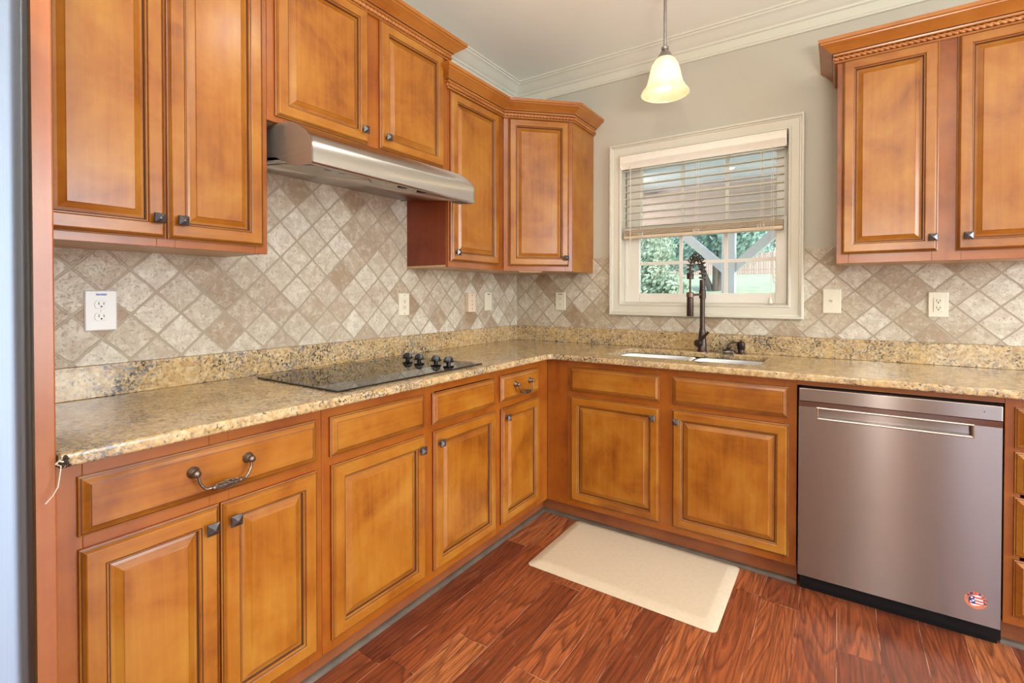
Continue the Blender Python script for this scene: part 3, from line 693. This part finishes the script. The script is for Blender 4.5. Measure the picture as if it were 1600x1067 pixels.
SX0, SX1, SY0, SY1 = .905, 1.655, -.490, -.112
hole = [(p[0], p[1]) for p in rrect(SX0, SX1, SY0, SY1, .05, 0)][::-1]
ct = tag(curve_slab('countertop', outer, [hole], .8845, .9145, .0065, 'granite'), 'polished L-shaped gold and grey speckled granite countertop with sink cutout', 'countertop')
MB().box(.0015, .021, -2.659, -.0015, .9148, 1.016).build('backsplash_strip', 'granite', ct, bevel=.002)
MB().box(.0215, 2.92, -.0205, -.0015, .9148, 1.016).build('backsplash_strip', 'granite', ct, bevel=.002)
ck = MB()
for i in range(14):
    a = random.uniform(0, 6.28)
    cpx, cpy, cpz = CO + random.uniform(-.006, .0035), -2.654 + random.uniform(-.002, .012), .8995 + random.uniform(-.012, .010)
    ck.lathe((cpx, cpy, cpz), [(.0005, -.005), (.004, -.003), (.005, .001), (.0025, .004), (.0003, .005)], 6)
ck.build('chipped_corner', 'chip', ct, label='dark chipped spot on the left front corner')
tag(MB().tube([(.660, -2.659, .906), (.664, -2.667, .901), (.668, -2.660, .896), (.666, -2.662, .875), (.664, -2.664, .855), (.661, -2.672, .838), (.660, -2.682, .826)], .0012, 6).tube([(.664, -2.667, .901), (.667, -2.663, .907), (.665, -2.656, .903)], .0018, 6).build('thread', 'thread'), 'short white thread hanging from the chipped left corner of the countertop', 'thread')

# ------------------------------------------------------------------ sink
sk = tag(empty('kitchen_sink', (1.28, -.30, .70)), 'double bowl stainless steel sink set under the countertop below the window', 'sink')
def bowl(x0, x1, y0, y1):
    rg = [rrect(x0 - .014, x1 + .014, y0 - .014, y1 + .014, .07, .8835)]
    for i, z in ((0, .8838), (.002, .878), (.006, .83), (.010, .74), (.016, .715), (.032, .700), (.055, .695)):
        rg.append(rrect(x0 + i, x1 - i, y0 + i, y1 - i, max(.02, .062 - i * .3), z))
    o = MB().loft(rg, cap0=False).build('bowl', 'steel_sink', sk, world=True, smooth=40)
    cx, cy = (x0 + x1) / 2, (y0 + y1) / 2
    m = MB().lathe((cx, cy, .6955), [(.045, 0), (.043, .003), (.035, .002), (.034, -.004)], 24).lathe((cx, cy, .6955), [(.008, -.003), (.010, .004), (.006, .009)], 12)
    inv = PM[sk.name].inverted(); m.v = [inv @ p for p in m.v]
    m.build('drain', 'chrome', o, smooth=40)
bowl(.898, 1.283, -.497, -.105); bowl(1.315, 1.662, -.497, -.105)
# faucet
fx, fy, fz = 1.311, -.066, .9147
hx, hy = fx - .036, fy - .128
fa = tag(empty('kitchen_faucet', (fx, fy, fz)), 'tall oil rubbed bronze pull down faucet with a coiled spring neck behind the sink', 'faucet')
def fw(name, mb, mat='bronze', **k): return mb.build(name, mat, fa, world=True, **k)
fw('base', MB().lathe((fx, fy, fz), [(.027, 0), (.027, .006), (.0235, .010), (.0225, .06), (.0185, .10), (.0155, .125), (.0135, .135)], 24), smooth=40)
fw('neck_pole', MB().lathe((fx, fy, fz), [(.0135, .13), (.0135, .345)], 20).lathe((fx, fy, fz), [(.015, .120), (.015, .136)], 20), smooth=40)
hd = MB().tube([(fx - .004, fy - .006, fz + .048), (fx - .022, fy - .034, fz + .048)], [.019, .021], 16)
hd.tube([(fx - .020, fy - .024, fz + .050), (fx + .010, fy - .030, fz + .080), (fx + .040, fy - .034, fz + .114)], [.014, .009, .007], 10)
fw('lever_handle', hd, smooth=50)
zc_ = fz + .325
cl = MB().lathe((fx, fy, zc_), [(.0135, -.024), (.0185, -.022), (.0185, .022), (.0135, .024)], 20)
fw('clamp_collar', cl, smooth=40)
thr = [(.0150 + .0015 * (i % 2), zc_ - fz + .024 + .0028 * i) for i in range(22)]
fw('threaded_sleeve', MB().lathe((fx, fy, fz), thr, 20), smooth=60)
fw('docking_arm', MB().tube([(fx, fy, zc_), (hx, hy, zc_ - .004)], .006, 10).lathe((hx, hy, zc_ - .004), [(.017, -.012), (.020, -.011), (.020, .013), (.017, .014)], 20), 'bronze_lite', smooth=40)
# arch path
ztop_start = zc_ + .085
pole_top = Vector((fx, fy, ztop_start)); head = Vector((hx, hy, zc_ + .0))
dirv = Vector((hx - fx, hy - fy, 0)); Rr = dirv.length / 2; dirv.normalize()
arch = []
zA = fz + .470
for i in range(14): arch.append(Vector((fx, fy, ztop_start + (zA - ztop_start) * i / 13)))
for i in range(1, 25):
    t = math.pi * i / 24; arch.append(Vector((fx, fy, zA)) + dirv * (Rr - Rr * math.cos(t)) + Vector((0, 0, Rr * .95 * math.sin(t))))
zE = fz + .430
for i in range(1, 6): arch.append(Vector((hx, hy, zA + (zE - zA) * i / 5)))
fw('hose', MB().tube(arch + [Vector((hx, hy, zE - (zE - zc_) * i / 6)) for i in range(1, 7)], .0050, 10), smooth=50)
sp = []; cum = [0]
for a, b_ in zip(arch[:-1], arch[1:]): cum.append(cum[-1] + (b_ - a).length)
T = cum[-1]; turns = 13; N_ = turns * 14
side = Vector((0, 0, 1)).cross(dirv)
for i in range(N_ + 1):
    s_ = T * i / N_
    k_ = max(j for j in range(len(cum)) if cum[j] <= s_ + 1e-9); k_ = min(k_, len(arch) - 2)
    p = arch[k_].lerp(arch[k_ + 1], (s_ - cum[k_]) / (cum[k_ + 1] - cum[k_])); t = (arch[k_ + 1] - arch[k_]).normalized()
    nn = side.cross(t).normalized(); an = 2 * math.pi * turns * i / N_
    sp.append(p + (side * math.cos(an) + nn * math.sin(an)) * .0185)
fw('spring_coil', MB().tube(sp, .0030, 8), smooth=60)
fw('spring_end_cap', MB().lathe((hx, hy, zE), [(.014, -.022), (.0185, -.020), (.0185, .010), (.014, .012)], 18), smooth=40)
fw('spray_head', MB().lathe((hx, hy, zc_), [(.0155, .012), (.0185, .008), (.0185, -.012), (.0150, -.014), (.0150, -.017), (.0175, -.019), (.0180, -.115), (.0160, -.120)], 20), smooth=40)
# soap pump and the little metal disc beside it
sx, sy = 1.512, -.056
so_ = tag(empty('soap_dispenser', (sx, sy, .9147)), 'small dark bronze soap pump on the counter right of the faucet', 'soap dispenser')
MB().lathe((0, 0, 0), [(.023, 0), (.023, .004), (.0165, .007), (.0155, .024)], 20).build('base', 'bronze', so_, smooth=40)
MB().lathe((0, 0, .022), [(.0175, .0), (.0205, .004), (.0205, .038), (.0165, .042), (.006, .045), (.006, .052), (.0035, .054)], 20).build('pump_head', 'bronze', so_, smooth=40)
MB().tube([(-.012, -.004, .058), (-.030, -.014, .062), (-.050, -.024, .058), (-.062, -.030, .046), (-.066, -.032, .036)], [.0065, .0055, .005, .0045, .004], 10).build('spout', 'bronze', so_, smooth=50)
dx_ = tag(empty('strainer_basket', (1.452, -.090, .9147)), 'round metal strainer stopper resting on the counter beside the soap pump', 'sink strainer')
MB().lathe((0, 0, 0), [(.030, 0), (.039, .003), (.041, .010), (.037, .012), (.034, .017), (.014, .020)], 28).build('rim', 'chrome', dx_, smooth=40)
MB().lathe((0, 0, .019), [(.026, 0), (.027, .003), (.012, .006), (.007, .009), (.009, .014), (.004, .016)], 20).build('top_knob', 'bronze', dx_, smooth=40)

# ------------------------------------------------------------------ cooktop
ck = tag(empty('cooktop', (.338, -1.563, .9147)), 'black glass electric cooktop with four knobs set on the granite counter', 'cooktop')
CX0, CX1, CY0, CY1 = -.250, .249, -.395, .392
rg = [rrect(CX0 + i, CX1 - i, CY0 + i, CY1 - i, .008, z, 3) for i, z in ((.002, 0), (0, .0015), (0, .0045), (.002, .006))]
gl = MB().loft(rg).build('glass_top', 'glass_black', ck, smooth=30)
for (x, y, rr) in ((-.11, -.21, .075), (.12, -.20, .105), (-.11, .08, .095), (.13, .09, .075)):
    m = MB()
    for q_ in (rr, rr - .012):
        m.loft([[(x + (q_ + d) * math.cos(2 * math.pi * j / 48), y + (q_ + d) * math.sin(2 * math.pi * j / 48), .00615) for j in range(48)] for d in (0, .0012)], cap0=False, cap1=False)
    m.build('burner_ring', 'enamel', gl)
for (x, y) in ((-.112, .266), (-.036, .266), (.068, .270), (.140, .276)):
    k_ = MB().lathe((x, y, .006), [(.010, 0), (.010, .008), (.0245, .010), (.0260, .013), (.0240, .016), (.010, .0175)], 28)
    # domed grip blade across the dial
    rg = []
    for i in range(13):
        a = -1 + 2 * i / 12; hh = .026 * math.sqrt(max(0, 1 - a * a)) ** 1.0
        rg.append([(x - .007, y + a * .0230, .0165), (x + .007, y + a * .0230, .0165), (x + .0045, y + a * .0230, .0175 + hh), (x - .0045, y + a * .0230, .0175 + hh)])
    rg = [[(x + (p[1] - y) * .80 + (p[0] - x) * .60, y - (p[0] - x) * .80 + (p[1] - y) * .60, p[2]) for p in r_] for r_ in rg]
    k_.loft(rg)
    k_.build('control_knob', 'knob_black', ck, smooth=35)

# ------------------------------------------------------------------ range hood
HY0, HY1 = -1.993, -1.133
hd = tag(empty('range_hood', (0, -1.563, 1.66)), 'stainless steel under cabinet range hood above the cooktop', 'range hood')
pr = [(.010, 1.845), (.31, 1.845), (.352, 1.842), (.40, 1.831), (.44, 1.812), (.474, 1.789), (.496, 1.768), (.506, 1.748), (.508, 1.680), (.504, 1.674)]
b = MB()
# curved outer skin with thickness
inner = [(x - .004 if x > .02 else x, z - .004) for x, z in pr[:-1]] + [(.490, 1.674)]
sec = pr + inner[::-1]
b.loft([[(x, HY0, z) for x, z in sec], [(x, HY1, z) for x, z in sec]])
b.build('canopy', 'steel_h', hd, world=True, smooth=28)
wave = [(.010, 1.735), (.24, 1.735), (.29, 1.727), (.335, 1.708), (.375, 1.690), (.415, 1.680), (.46, 1.676), (.503, 1.674)]
for ya, yb in ((HY0 - .0005, HY0 + .004), (HY1 - .004, HY1 + .0005)):
    s_ = [(x, z) for x, z in pr[:-1]] + wave[::-1]
    MB().loft([[(x, ya, z) for x, z in s_], [(x, yb, z) for x, z in s_]]).build('side_panel', 'steel_h', hd, world=True)
MB().loft([[(.010, HY0 + .004, 1.742), (.470, HY0 + .004, 1.690), (.490, HY0 + .004, 1.676), (.490, HY0 + .004, 1.684), (.470, HY0 + .004, 1.698), (.010, HY0 + .004, 1.750)],
           [(.010, HY1 - .004, 1.742), (.470, HY1 - .004, 1.690), (.490, HY1 - .004, 1.676), (.490, HY1 - .004, 1.684), (.470, HY1 - .004, 1.698), (.010, HY1 - .004, 1.750)]]).build('liner', 'filter', hd, world=True)
def slope(x): return 1.742 - (x - .01) * (.052 / .46)
def plate(pts, t, name, mat, lift=0.0):
    return MB().loft([[(x, y, slope(x) - lift) for x, y in pts], [(x, y, slope(x) - lift - t) for x, y in pts]]).build(name, mat, hd, world=True)
plate([(.03, -1.97), (.30, -1.97), (.43, -1.93), (.43, -1.70), (.33, -1.60), (.03, -1.60)], .004, 'grease_filter', 'filter')
tr = plate([(.415, -1.60), (.462, -1.615), (.462, -1.33), (.415, -1.345)], .003, 'control_strip', 'filter')
for y in (-1.53, -1.42): plate([(.428, y - .016), (.452, y - .016), (.452, y + .016), (.428, y + .016)], .007, 'rocker_switch', 'black', .003)
for y in (-1.86, -1.80): plate([(.40, y - .014), (.403, y - .014), (.403, y + .014), (.40, y + .014)], .005, 'vent_slot', 'slot', .0)

# ------------------------------------------------------------------ dishwasher
dw = tag(empty('dishwasher', (1.82, -.61, 0)), 'stainless steel dishwasher with a pocket handle right of the sink', 'dishwasher')
w = .603
MB().box(.006, w + .008, .004, .56, .03, .858).build('tub', 'black', dw)
MB().box(.004, w + .004, .030, .045, .0, .10).build('toe_panel', 'black', dw)
px0, px1, pz0, pz1 = .066, .528, .742, .776
dm = MB()
dm.box(0, w, -.030, 0, .082, pz0).box(0, px0, -.030, 0, pz0, .780).box(px1, w, -.030, 0, pz0, .780)
dm.box(px0, px1, -.004, 0, pz0, .780)                                       # back of the pocket
dm.loft([[(0, -.030, .780), (0, 0, .780), (0, 0, .802), (0, -.036, .802)], [(w, -.030, .780), (w, 0, .780), (w, 0, .802), (w, -.036, .802)]])   # slanted grip band
dd = dm.build('door', 'steel_dw', dw)
MB().box(0, w, -.036, 0, .8025, .856).build('control_fascia', 'steel_dw', dd, bevel=.003)
MB().rects(px0 - .004, px1 + .004, pz0 - .009, pz1 + .006, [(0, 0), (0, .002), (.003, .0035), (.006, .002), (.006, -.024)], y=-.030, sides=(0, 0), back=False, fill=False).build('pocket_handle', 'steel_h', dd)
MB().lathe((w - .047, -.036, .832), [(.0018, 0), (.0018, .0006)], 10, 'y').build('indicator_light', 'black', dd)
# round flag sticker
sxx, szz, sr, ys = .540, .163, .030, -.0305
sm = MB()
def disc(r0, y, mi, n=48): sm.lathe((sxx, y, szz), [(r0, 0), (r0, .0004)], n, 'y', mi)
disc(sr, ys + .0004, 0)
def flat(pts, y, mi): sm.loft([[(sxx + x, y, szz + z) for x, z in pts], [(sxx + x, y - .0003, szz + z) for x, z in pts]], mi)
R1 = .0195
def clip_band(z0, z1):
    pts = []
    for i in range(9):
        z = z0 + (z1 - z0) * i / 8; pts.append((math.sqrt(max(0, R1 * R1 - z * z)), z))
    return pts + [(-p[0], p[1]) for p in pts[::-1]]
nb = 7
for i in range(nb):
    z0, z1 = -R1 * .92 + 2 * R1 * .92 * i / nb, -R1 * .92 + 2 * R1 * .92 * (i + 1) / nb
    wv = clip_band(z0, z1); wv = [(x, z + .0022 * math.sin(x * 190)) for x, z in wv]
    flat(wv, ys - .0001, 2 if i % 2 == 0 else 3)
can_ = [(-.0185, -.010), (-.002, -.013), (-.001, -.002), (-.004, .004), (-.002, .014), (-.012, .0145), (-.0185, .006)]
flat(can_, ys - .0005, 1)
def star(cx, cz, r_):
    flat([(cx + (r_ if i % 2 == 0 else r_ * .42) * math.sin(math.pi * i / 5), cz + (r_ if i % 2 == 0 else r_ * .42) * math.cos(math.pi * i / 5)) for i in range(10)], ys - .0009, 2)
star(-.0105, .0085, .0048); star(-.0065, -.0015, .0052); star(-.013, -.0065, .0042)
def letter(ch, ang, rad, size, mi):
    cu = bpy.data.curves.new('tmp', 'FONT'); cu.body = ch; cu.size = size; cu.align_x = 'CENTER'; cu.align_y = 'CENTER'; cu.extrude = .0001; cu.offset = .0005
    t = bpy.data.objects.new('tmp', cu); COL.objects.link(t); bpy.context.view_layer.update()
    me = bpy.data.meshes.new_from_object(t.evaluated_get(bpy.context.evaluated_depsgraph_get()))
    vs = []
    for v_ in me.vertices:
        x, z = v_.co.x, v_.co.y
        xr, zr = x * math.cos(ang) + z * math.sin(ang), -x * math.sin(ang) + z * math.cos(ang)
        vs.append((sxx + rad * math.sin(ang) + xr, ys - .0003 - v_.co.z, szz + rad * math.cos(ang) + zr))
    sm.add(vs, [list(p.vertices) for p in me.polygons], mi)
    bpy.data.objects.remove(t); bpy.data.curves.remove(cu); bpy.data.meshes.remove(me)
for i, ch in enumerate('AMERICA'): letter(ch, math.radians(-52 + 25.5 * i),   .0246, .0125, 3 if ch == 'E' else 1)
for a in (-82, 128): flat([(.0248 * math.sin(math.radians(a)) + .0011 * math.cos(t), .0248 * math.cos(math.radians(a)) + .0011 * math.sin(t)) for t in [k_ * .785 for k_ in range(8)]], ys - .0003, 1)
sm.build('flag_sticker', ['st_coral', 'st_navy', 'st_white', 'st_red'], dd, label='round coral sticker reading AMERICA around a stars and stripes flag')

# ------------------------------------------------------------------ outlets, switch and wall boxes (local: x along wall, -y out of wall)
def outlet(label, loc, rz, w_, h_, kind, mat='plate', ink=None, group='wall outlets and switches'):
    nm = {'duplex': 'wall_outlet', 'gfci': 'wall_outlet', 'switch': 'light_switch', 'blank': 'wall_plate'}[kind]
    cat = {'duplex': 'outlet', 'gfci': 'outlet', 'switch': 'switch', 'blank': 'wall plate'}[kind]
    o = tag(empty(nm, loc, rz), label, cat, group)
    MB().rects(-w_ / 2, w_ / 2, -h_ / 2, h_ / 2, [(0, 0), (0, .003), (.003, .006)], sides=(0, 0)).build('cover_plate', mat, o)
    def recept(z, par):
        m = MB().loft([[(x, -.006, zz) for x, zz, _ in rrect(-.017, .017, z - .0135, z + .0135, .011, 0, 5)], [(x, -.0078, zz) for x, zz, _ in rrect(-.0165, .0165, z - .013, z + .013, .0105, 0, 5)]])
        r_ = m.build('receptacle', mat if kind != 'gfci' else 'plate_white', par, smooth=30)
        s_ = MB().box(-.0072, -.0052, -.0082, -.0070, z - .001, z + .0075).box(.0052, .0072, -.0082, -.0070, z - .001, z + .0065)
        s_.lathe((0, -.0072, z - .0065), [(.0026, 0), (.0026, .001)], 10, 'y')
        s_.build('slots', 'slot', r_)
    if kind == 'duplex':
        for z in (.0195, -.0195): recept(z, o)
        MB().lathe((0, -.006, 0), [(.003, 0), (.0025, .0012)], 10, 'y').build('screw', 'plate', o)
    if kind == 'gfci':
        f = MB().rects(-.0165, .0165, -.033, .033, [(0, 0), (0, .0015), (.001, .0025)], y=-.006, sides=(0, 0)).build('decora_insert', 'plate', o)
        s_ = MB()
        for z in (.016, -.016):
            s_.box(-.0072, -.0052, -.0095, -.0080, z - .001, z + .0075).box(.0052, .0072, -.0095, -.0080, z - .001, z + .0065).lathe((0, -.0082, z - .0065), [(.0028, 0), (.0028, .0012)], 10, 'y')
        s_.build('slots', 'slot', f)
        MB().box(-.006, .006, -.0098, -.0080, -.004, .000).build('reset_button', 'plate', f)
        for z in (.049, -.049): MB().lathe((0, -.006, z), [(.003, 0), (.0025, .0012)], 10, 'y').build('screw', 'chrome', o)
    if kind == 'switch':
        MB().rects(-.005, .005, -.012, .012, [(0, 0), (0, .001), (.0008, .001)], y=-.006, sides=(0, 0)).build('toggle_collar', mat, o)
        MB().loft([[(-.0035, -.006, -.005), (.0035, -.006, -.005), (.0035, -.006, .006), (-.0035, -.006, .006)], [(-.0028, -.017, .004), (.0028, -.017, .004), (.0028, -.016, .010), (-.0028, -.016, .010)]]).build('toggle', mat, o)
        for z in (.030, -.030): MB().lathe((0, -.006, z), [(.003, 0), (.0025, .0012)], 10, 'y').build('screw', 'plate', o)
    if kind == 'blank':
        for z in (.040, -.040): MB().lathe((0, -.006, z), [(.003, 0), (.0025, .0012)], 10, 'y').build('screw', 'plate', o)
    if ink:
        m = MB(); random.seed(3)
        xx = -.013
        while xx < .013:
            ww = random.uniform(.0016, .003); m.box(xx, xx + ww, -.0064, -.0058, h_ / 2 - .0165 + random.uniform(0, .002), h_ / 2 - .0095); xx += ww + .0008
        m.build('ink_mark', ink, o)
    return o
TL = .0085
outlet('oversized pale duplex outlet with a blue ink mark near the refrigerator panel', (TL, -2.411, 1.188), LEFT, .082, .127, 'duplex', 'plate_white', 'ink')
outlet('almond rectangular GFCI outlet on the left wall behind the cooktop knobs', (TL, -1.117, 1.186), LEFT, .075, .120, 'gfci')
wb = tag(empty('wall_box', (TL, -.565, 1.188), LEFT), 'thick peach box with small jacks standing out from the left wall tile', 'wall box')
MB().box(-.036, .036, -.030, 0, -.060, .060).build('housing', 'box_plastic', wb, bevel=.003)
m = MB()
for z in (.045, .010, -.012, -.04): m.lathe((0, -.030, z), [(.0035, 0), (.003, .0012)], 10, 'y')
m.build('jack_holes', 'slot', wb)
outlet('slim blank almond plate with a dark ink mark nearest the corner on the left wall', (TL, -.360, 1.193), LEFT, .076, .120, 'blank', 'plate', 'dark_ink')
outlet('almond duplex outlet with a dark ink mark on the back wall left of the window', (.369, -TL, 1.192), 0, .076, .122, 'duplex', 'plate', 'dark_ink')
outlet('almond toggle light switch on the back wall just right of the window', (1.925, -TL, 1.205), 0, .078, .124, 'switch')
outlet('almond rectangular GFCI outlet under the right wall cabinet above the dishwasher', (2.333, -TL, 1.192), 0, .072, .116, 'gfci')

# ------------------------------------------------------------------ floor mat
mt = [rrect(.778, 1.590, -1.088, -.572, .022, 0.0005), rrect(.776, 1.592, -1.090, -.570, .024, .003), rrect(.784, 1.584, -1.082, -.578, .022, .007), rrect(.815, 1.553, -1.051, -.609, .02, .0165), rrect(.825, 1.543, -1.041, -.619, .02, .0175)]
tag(MB().loft(mt).build('floor_mat', 'mat', smooth=40), 'beige cushioned floor mat lying in front of the sink cabinet', 'floor mat')

# ------------------------------------------------------------------ pendant lamp
pxx, pyy, pzz = 1.292, -.730, 2.142
pe = tag(empty('pendant_light', (pxx, pyy, CEIL)), 'lit pendant lamp with a frosted bell glass shade hanging above the sink', 'pendant lamp')
def pw(name, mb, mat, **k): return mb.build(name, mat, pe, world=True, **k)
pw('ceiling_canopy', MB().lathe((pxx, pyy, CEIL), [(.062, -.0002), (.062, -.008), (.045, -.020), (.012, -.028)], 28), 'nickel', smooth=40)
pw('rod', MB().tube([(pxx, pyy, CEIL - .02), (pxx, pyy, pzz + .20)], .0068, 12), 'nickel', smooth=40)
pw('shade_holder', MB().lathe((pxx, pyy, pzz), [(.010, .226), (.016, .220), (.016, .210), (.011, .205), (.018, .200), (.026, .188), (.036, .172), (.039, .168), (.034, .168)], 28), 'nickel', smooth=40)
sp_ = [(.034, .172), (.047, .158), (.058, .138), (.066, .110), (.072, .080), (.079, .055), (.090, .034), (.102, .019), (.106, .012), (.106, .008)]
sh = MB()
sh.lathe((pxx, pyy, pzz), sp_ + [(r_ - .004, h_) for r_, h_ in sp_[::-1]], 40, cap0=False, cap1=False)
pw('glass_shade', sh, 'shade', smooth=60)
pw('bulb', MB().lathe((pxx, pyy, pzz), [(.012, .150), (.014, .130), (.024, .112), (.030, .094), (.029, .078), (.021, .064), (.008, .058), (.001, .057)], 20), 'bulb', smooth=60)
pl = lamp('pendant_lamp_light', 'POINT', (pxx, pyy, pzz + .045), 0.7, (1.0, .82, .55), shadow_soft_size=0.028)

# ------------------------------------------------------------------ the porch and garden outside
struct(MB().box(-4, 6, .12, 3.3, -.25, -.12).build('porch_floor', 'concrete'))
struct(MB().box(-4, 6, .12, 3.3, 2.50, 2.56).build('porch_ceiling', 'beadboard'))
struct(MB().box(-4, 6, 2.98, 3.14, 2.02, 2.50).build('porch_header', 'header'))
po = tag(empty('porch_post', (.905, 3.06, -.12)), 'pale porch post with two diagonal braces outside the window', 'porch post')
MB().box(-.068, .068, -.068, .068, 0, 2.14).build('post', 'porch_white', po, bevel=.006)
for s_ in (-1, 1):
    MB().loft([[(s_ * .06, -.045, 1.60), (s_ * .06, .045, 1.60), (s_ * .06, .045, 1.73), (s_ * .06, -.045, 1.73)], [(s_ * .56, -.045, 2.06), (s_ * .56, .045, 2.06), (s_ * .56, .045, 2.19), (s_ * .56, -.045, 2.19)]]).build('brace', 'porch_white', po)
fn = tag(empty('ceiling_fan', (-.36, 1.95, 2.50)), 'dark ceiling fan under the porch roof seen through the blind', 'ceiling fan')
MB().lathe((0, 0, 0), [(.07, 0), (.06, -.03), (.018, -.05), (.018, -.10), (.10, -.115), (.11, -.16), (.06, -.185)], 24).build('motor', 'fan_metal', fn, smooth=40)
for i in range(5):
    a = math.radians(72 * i - 2); ca, sa = math.cos(a), math.sin(a)
    pts = [(.09, -.03), (.22, -.05), (.45, -.075), (.62, -.07), (.67, 0), (.62, .07), (.45, .075), (.22, .05), (.09, .03)]
    MB().loft([[(x * ca - y * sa, x * sa + y * ca, -.135 + y * .18) for x, y in pts], [(x * ca - y * sa, x * sa + y * ca, -.128 + y * .18) for x, y in pts]]).build('blade', 'fan_metal', fn)
lw = MB()
ys_ = [(3.3, -.3), (8, .0), (16, .95), (24, 1.85), (33, 2.65), (60, 3.6), (110, 5)]
lw.loft([[(-70, y, z), (60, y, z)] for y, z in ys_], cap0=False, cap1=False, closed=False)
struct(lw.build('lawn', 'grass', smooth=60))
fe = MB()
for i in range(110):
    x = -9 + .14 * i; fe.box(x, x + .132, 31.98, 32.0, 2.45, 3.95 + random.uniform(-.02, .02))
fe.box(-9, 6.4, 32.0, 32.05, 2.8, 2.9).box(-9, 6.4, 32.0, 32.05, 3.6, 3.7)
tag(fe.build('garden_fence', 'pickets'), 'weathered wooden picket fence across the far lawn outside the window', 'fence')
def tree(name, label, x, y, z, blobs, trunk, mat, n, leaf_s, seed):
    rn = random.Random(seed)
    t = tag(empty(name, (x, y, z)), label, 'bush' if 'bush' in name else 'tree', 'garden trees and bushes')
    f = MB()
    for _ in range(n):
        bx, by, bz, br = rn.choice(blobs)
        d = Vector((rn.gauss(0, 1), rn.gauss(0, 1), rn.gauss(0, 1))).normalized() * br * (rn.random() ** .33)
        p = Vector((bx, by, bz)) + d; nrm = (d.normalized() + Vector((rn.uniform(-.8, .8), rn.uniform(-.8, .8), rn.uniform(-.3, .9)))).normalized()
        u = nrm.orthogonal().normalized(); v_ = nrm.cross(u); s_ = leaf_s * rn.uniform(.6, 1.3)
        f.add([p - u * s_, p + v_ * s_ * .55, p + u * s_, p - v_ * s_ * .55], [(0, 1, 2, 3)])
    f.build('foliage', mat, t)
    tk = MB()
    for bx, by, bz, br in blobs[:3]: tk.tube([(0, 0, -.3), (bx * .4, by * .4, bz * .55), (bx, by, bz)], [trunk, trunk * .7, trunk * .3], 8)
    tk.build('trunk', 'bark', t, smooth=50)
    return t
tree('garden_bush', 'large pale green bush outside at the left side of the window', -3.7, 13.5, .6, [(0, 0, 1.2, 1.0), (-.9, .3, 1.6, 1.1), (.8, .2, .75, .8), (.2, .2, 2.2, .9), (-1.2, 0, .6, .9), (1.2, .3, .45, .55), (-.6, 0, 3.2, 1.1)], .06, 'leaf_a', 11000, .075, 1)
tree('garden_tree', 'tall green tree behind the bush seen through the middle panes', -2.6, 20, 1.2, [(0, 0, 3.4, 1.8), (-1.6, .3, 2.4, 1.5), (.8, .2, 2.6, 1.3), (-.6, 0, 4.6, 1.7), (-2.6, 0, 4.2, 1.7), (1.6, .2, 3.8, 1.2)], .16, 'leaf_b', 9000, .12, 2)
tree('garden_tree', 'distant tree beyond the fence at the right side of the window', .2, 40, 2.9, [(0, 0, 3.2, 1.6), (-1.5, .3, 2.6, 1.4), (1.2, .2, 2.4, 1.2), (.2, 0, 4.6, 1.5)], .2, 'leaf_b', 1800, .22, 3)
tree('garden_tree', 'broad distant tree beyond the fence behind the porch post', -8.6, 52, 3.3, [(0, 0, 4, 2.6), (-3, .3, 3.5, 2.4), (3, .2, 3.0, 2.2), (.5, 0, 6.8, 2.6), (-3, 0, 7, 2.6), (3.4, 0, 6.2, 2.0)], .25, 'leaf_b', 4200, .30, 4)
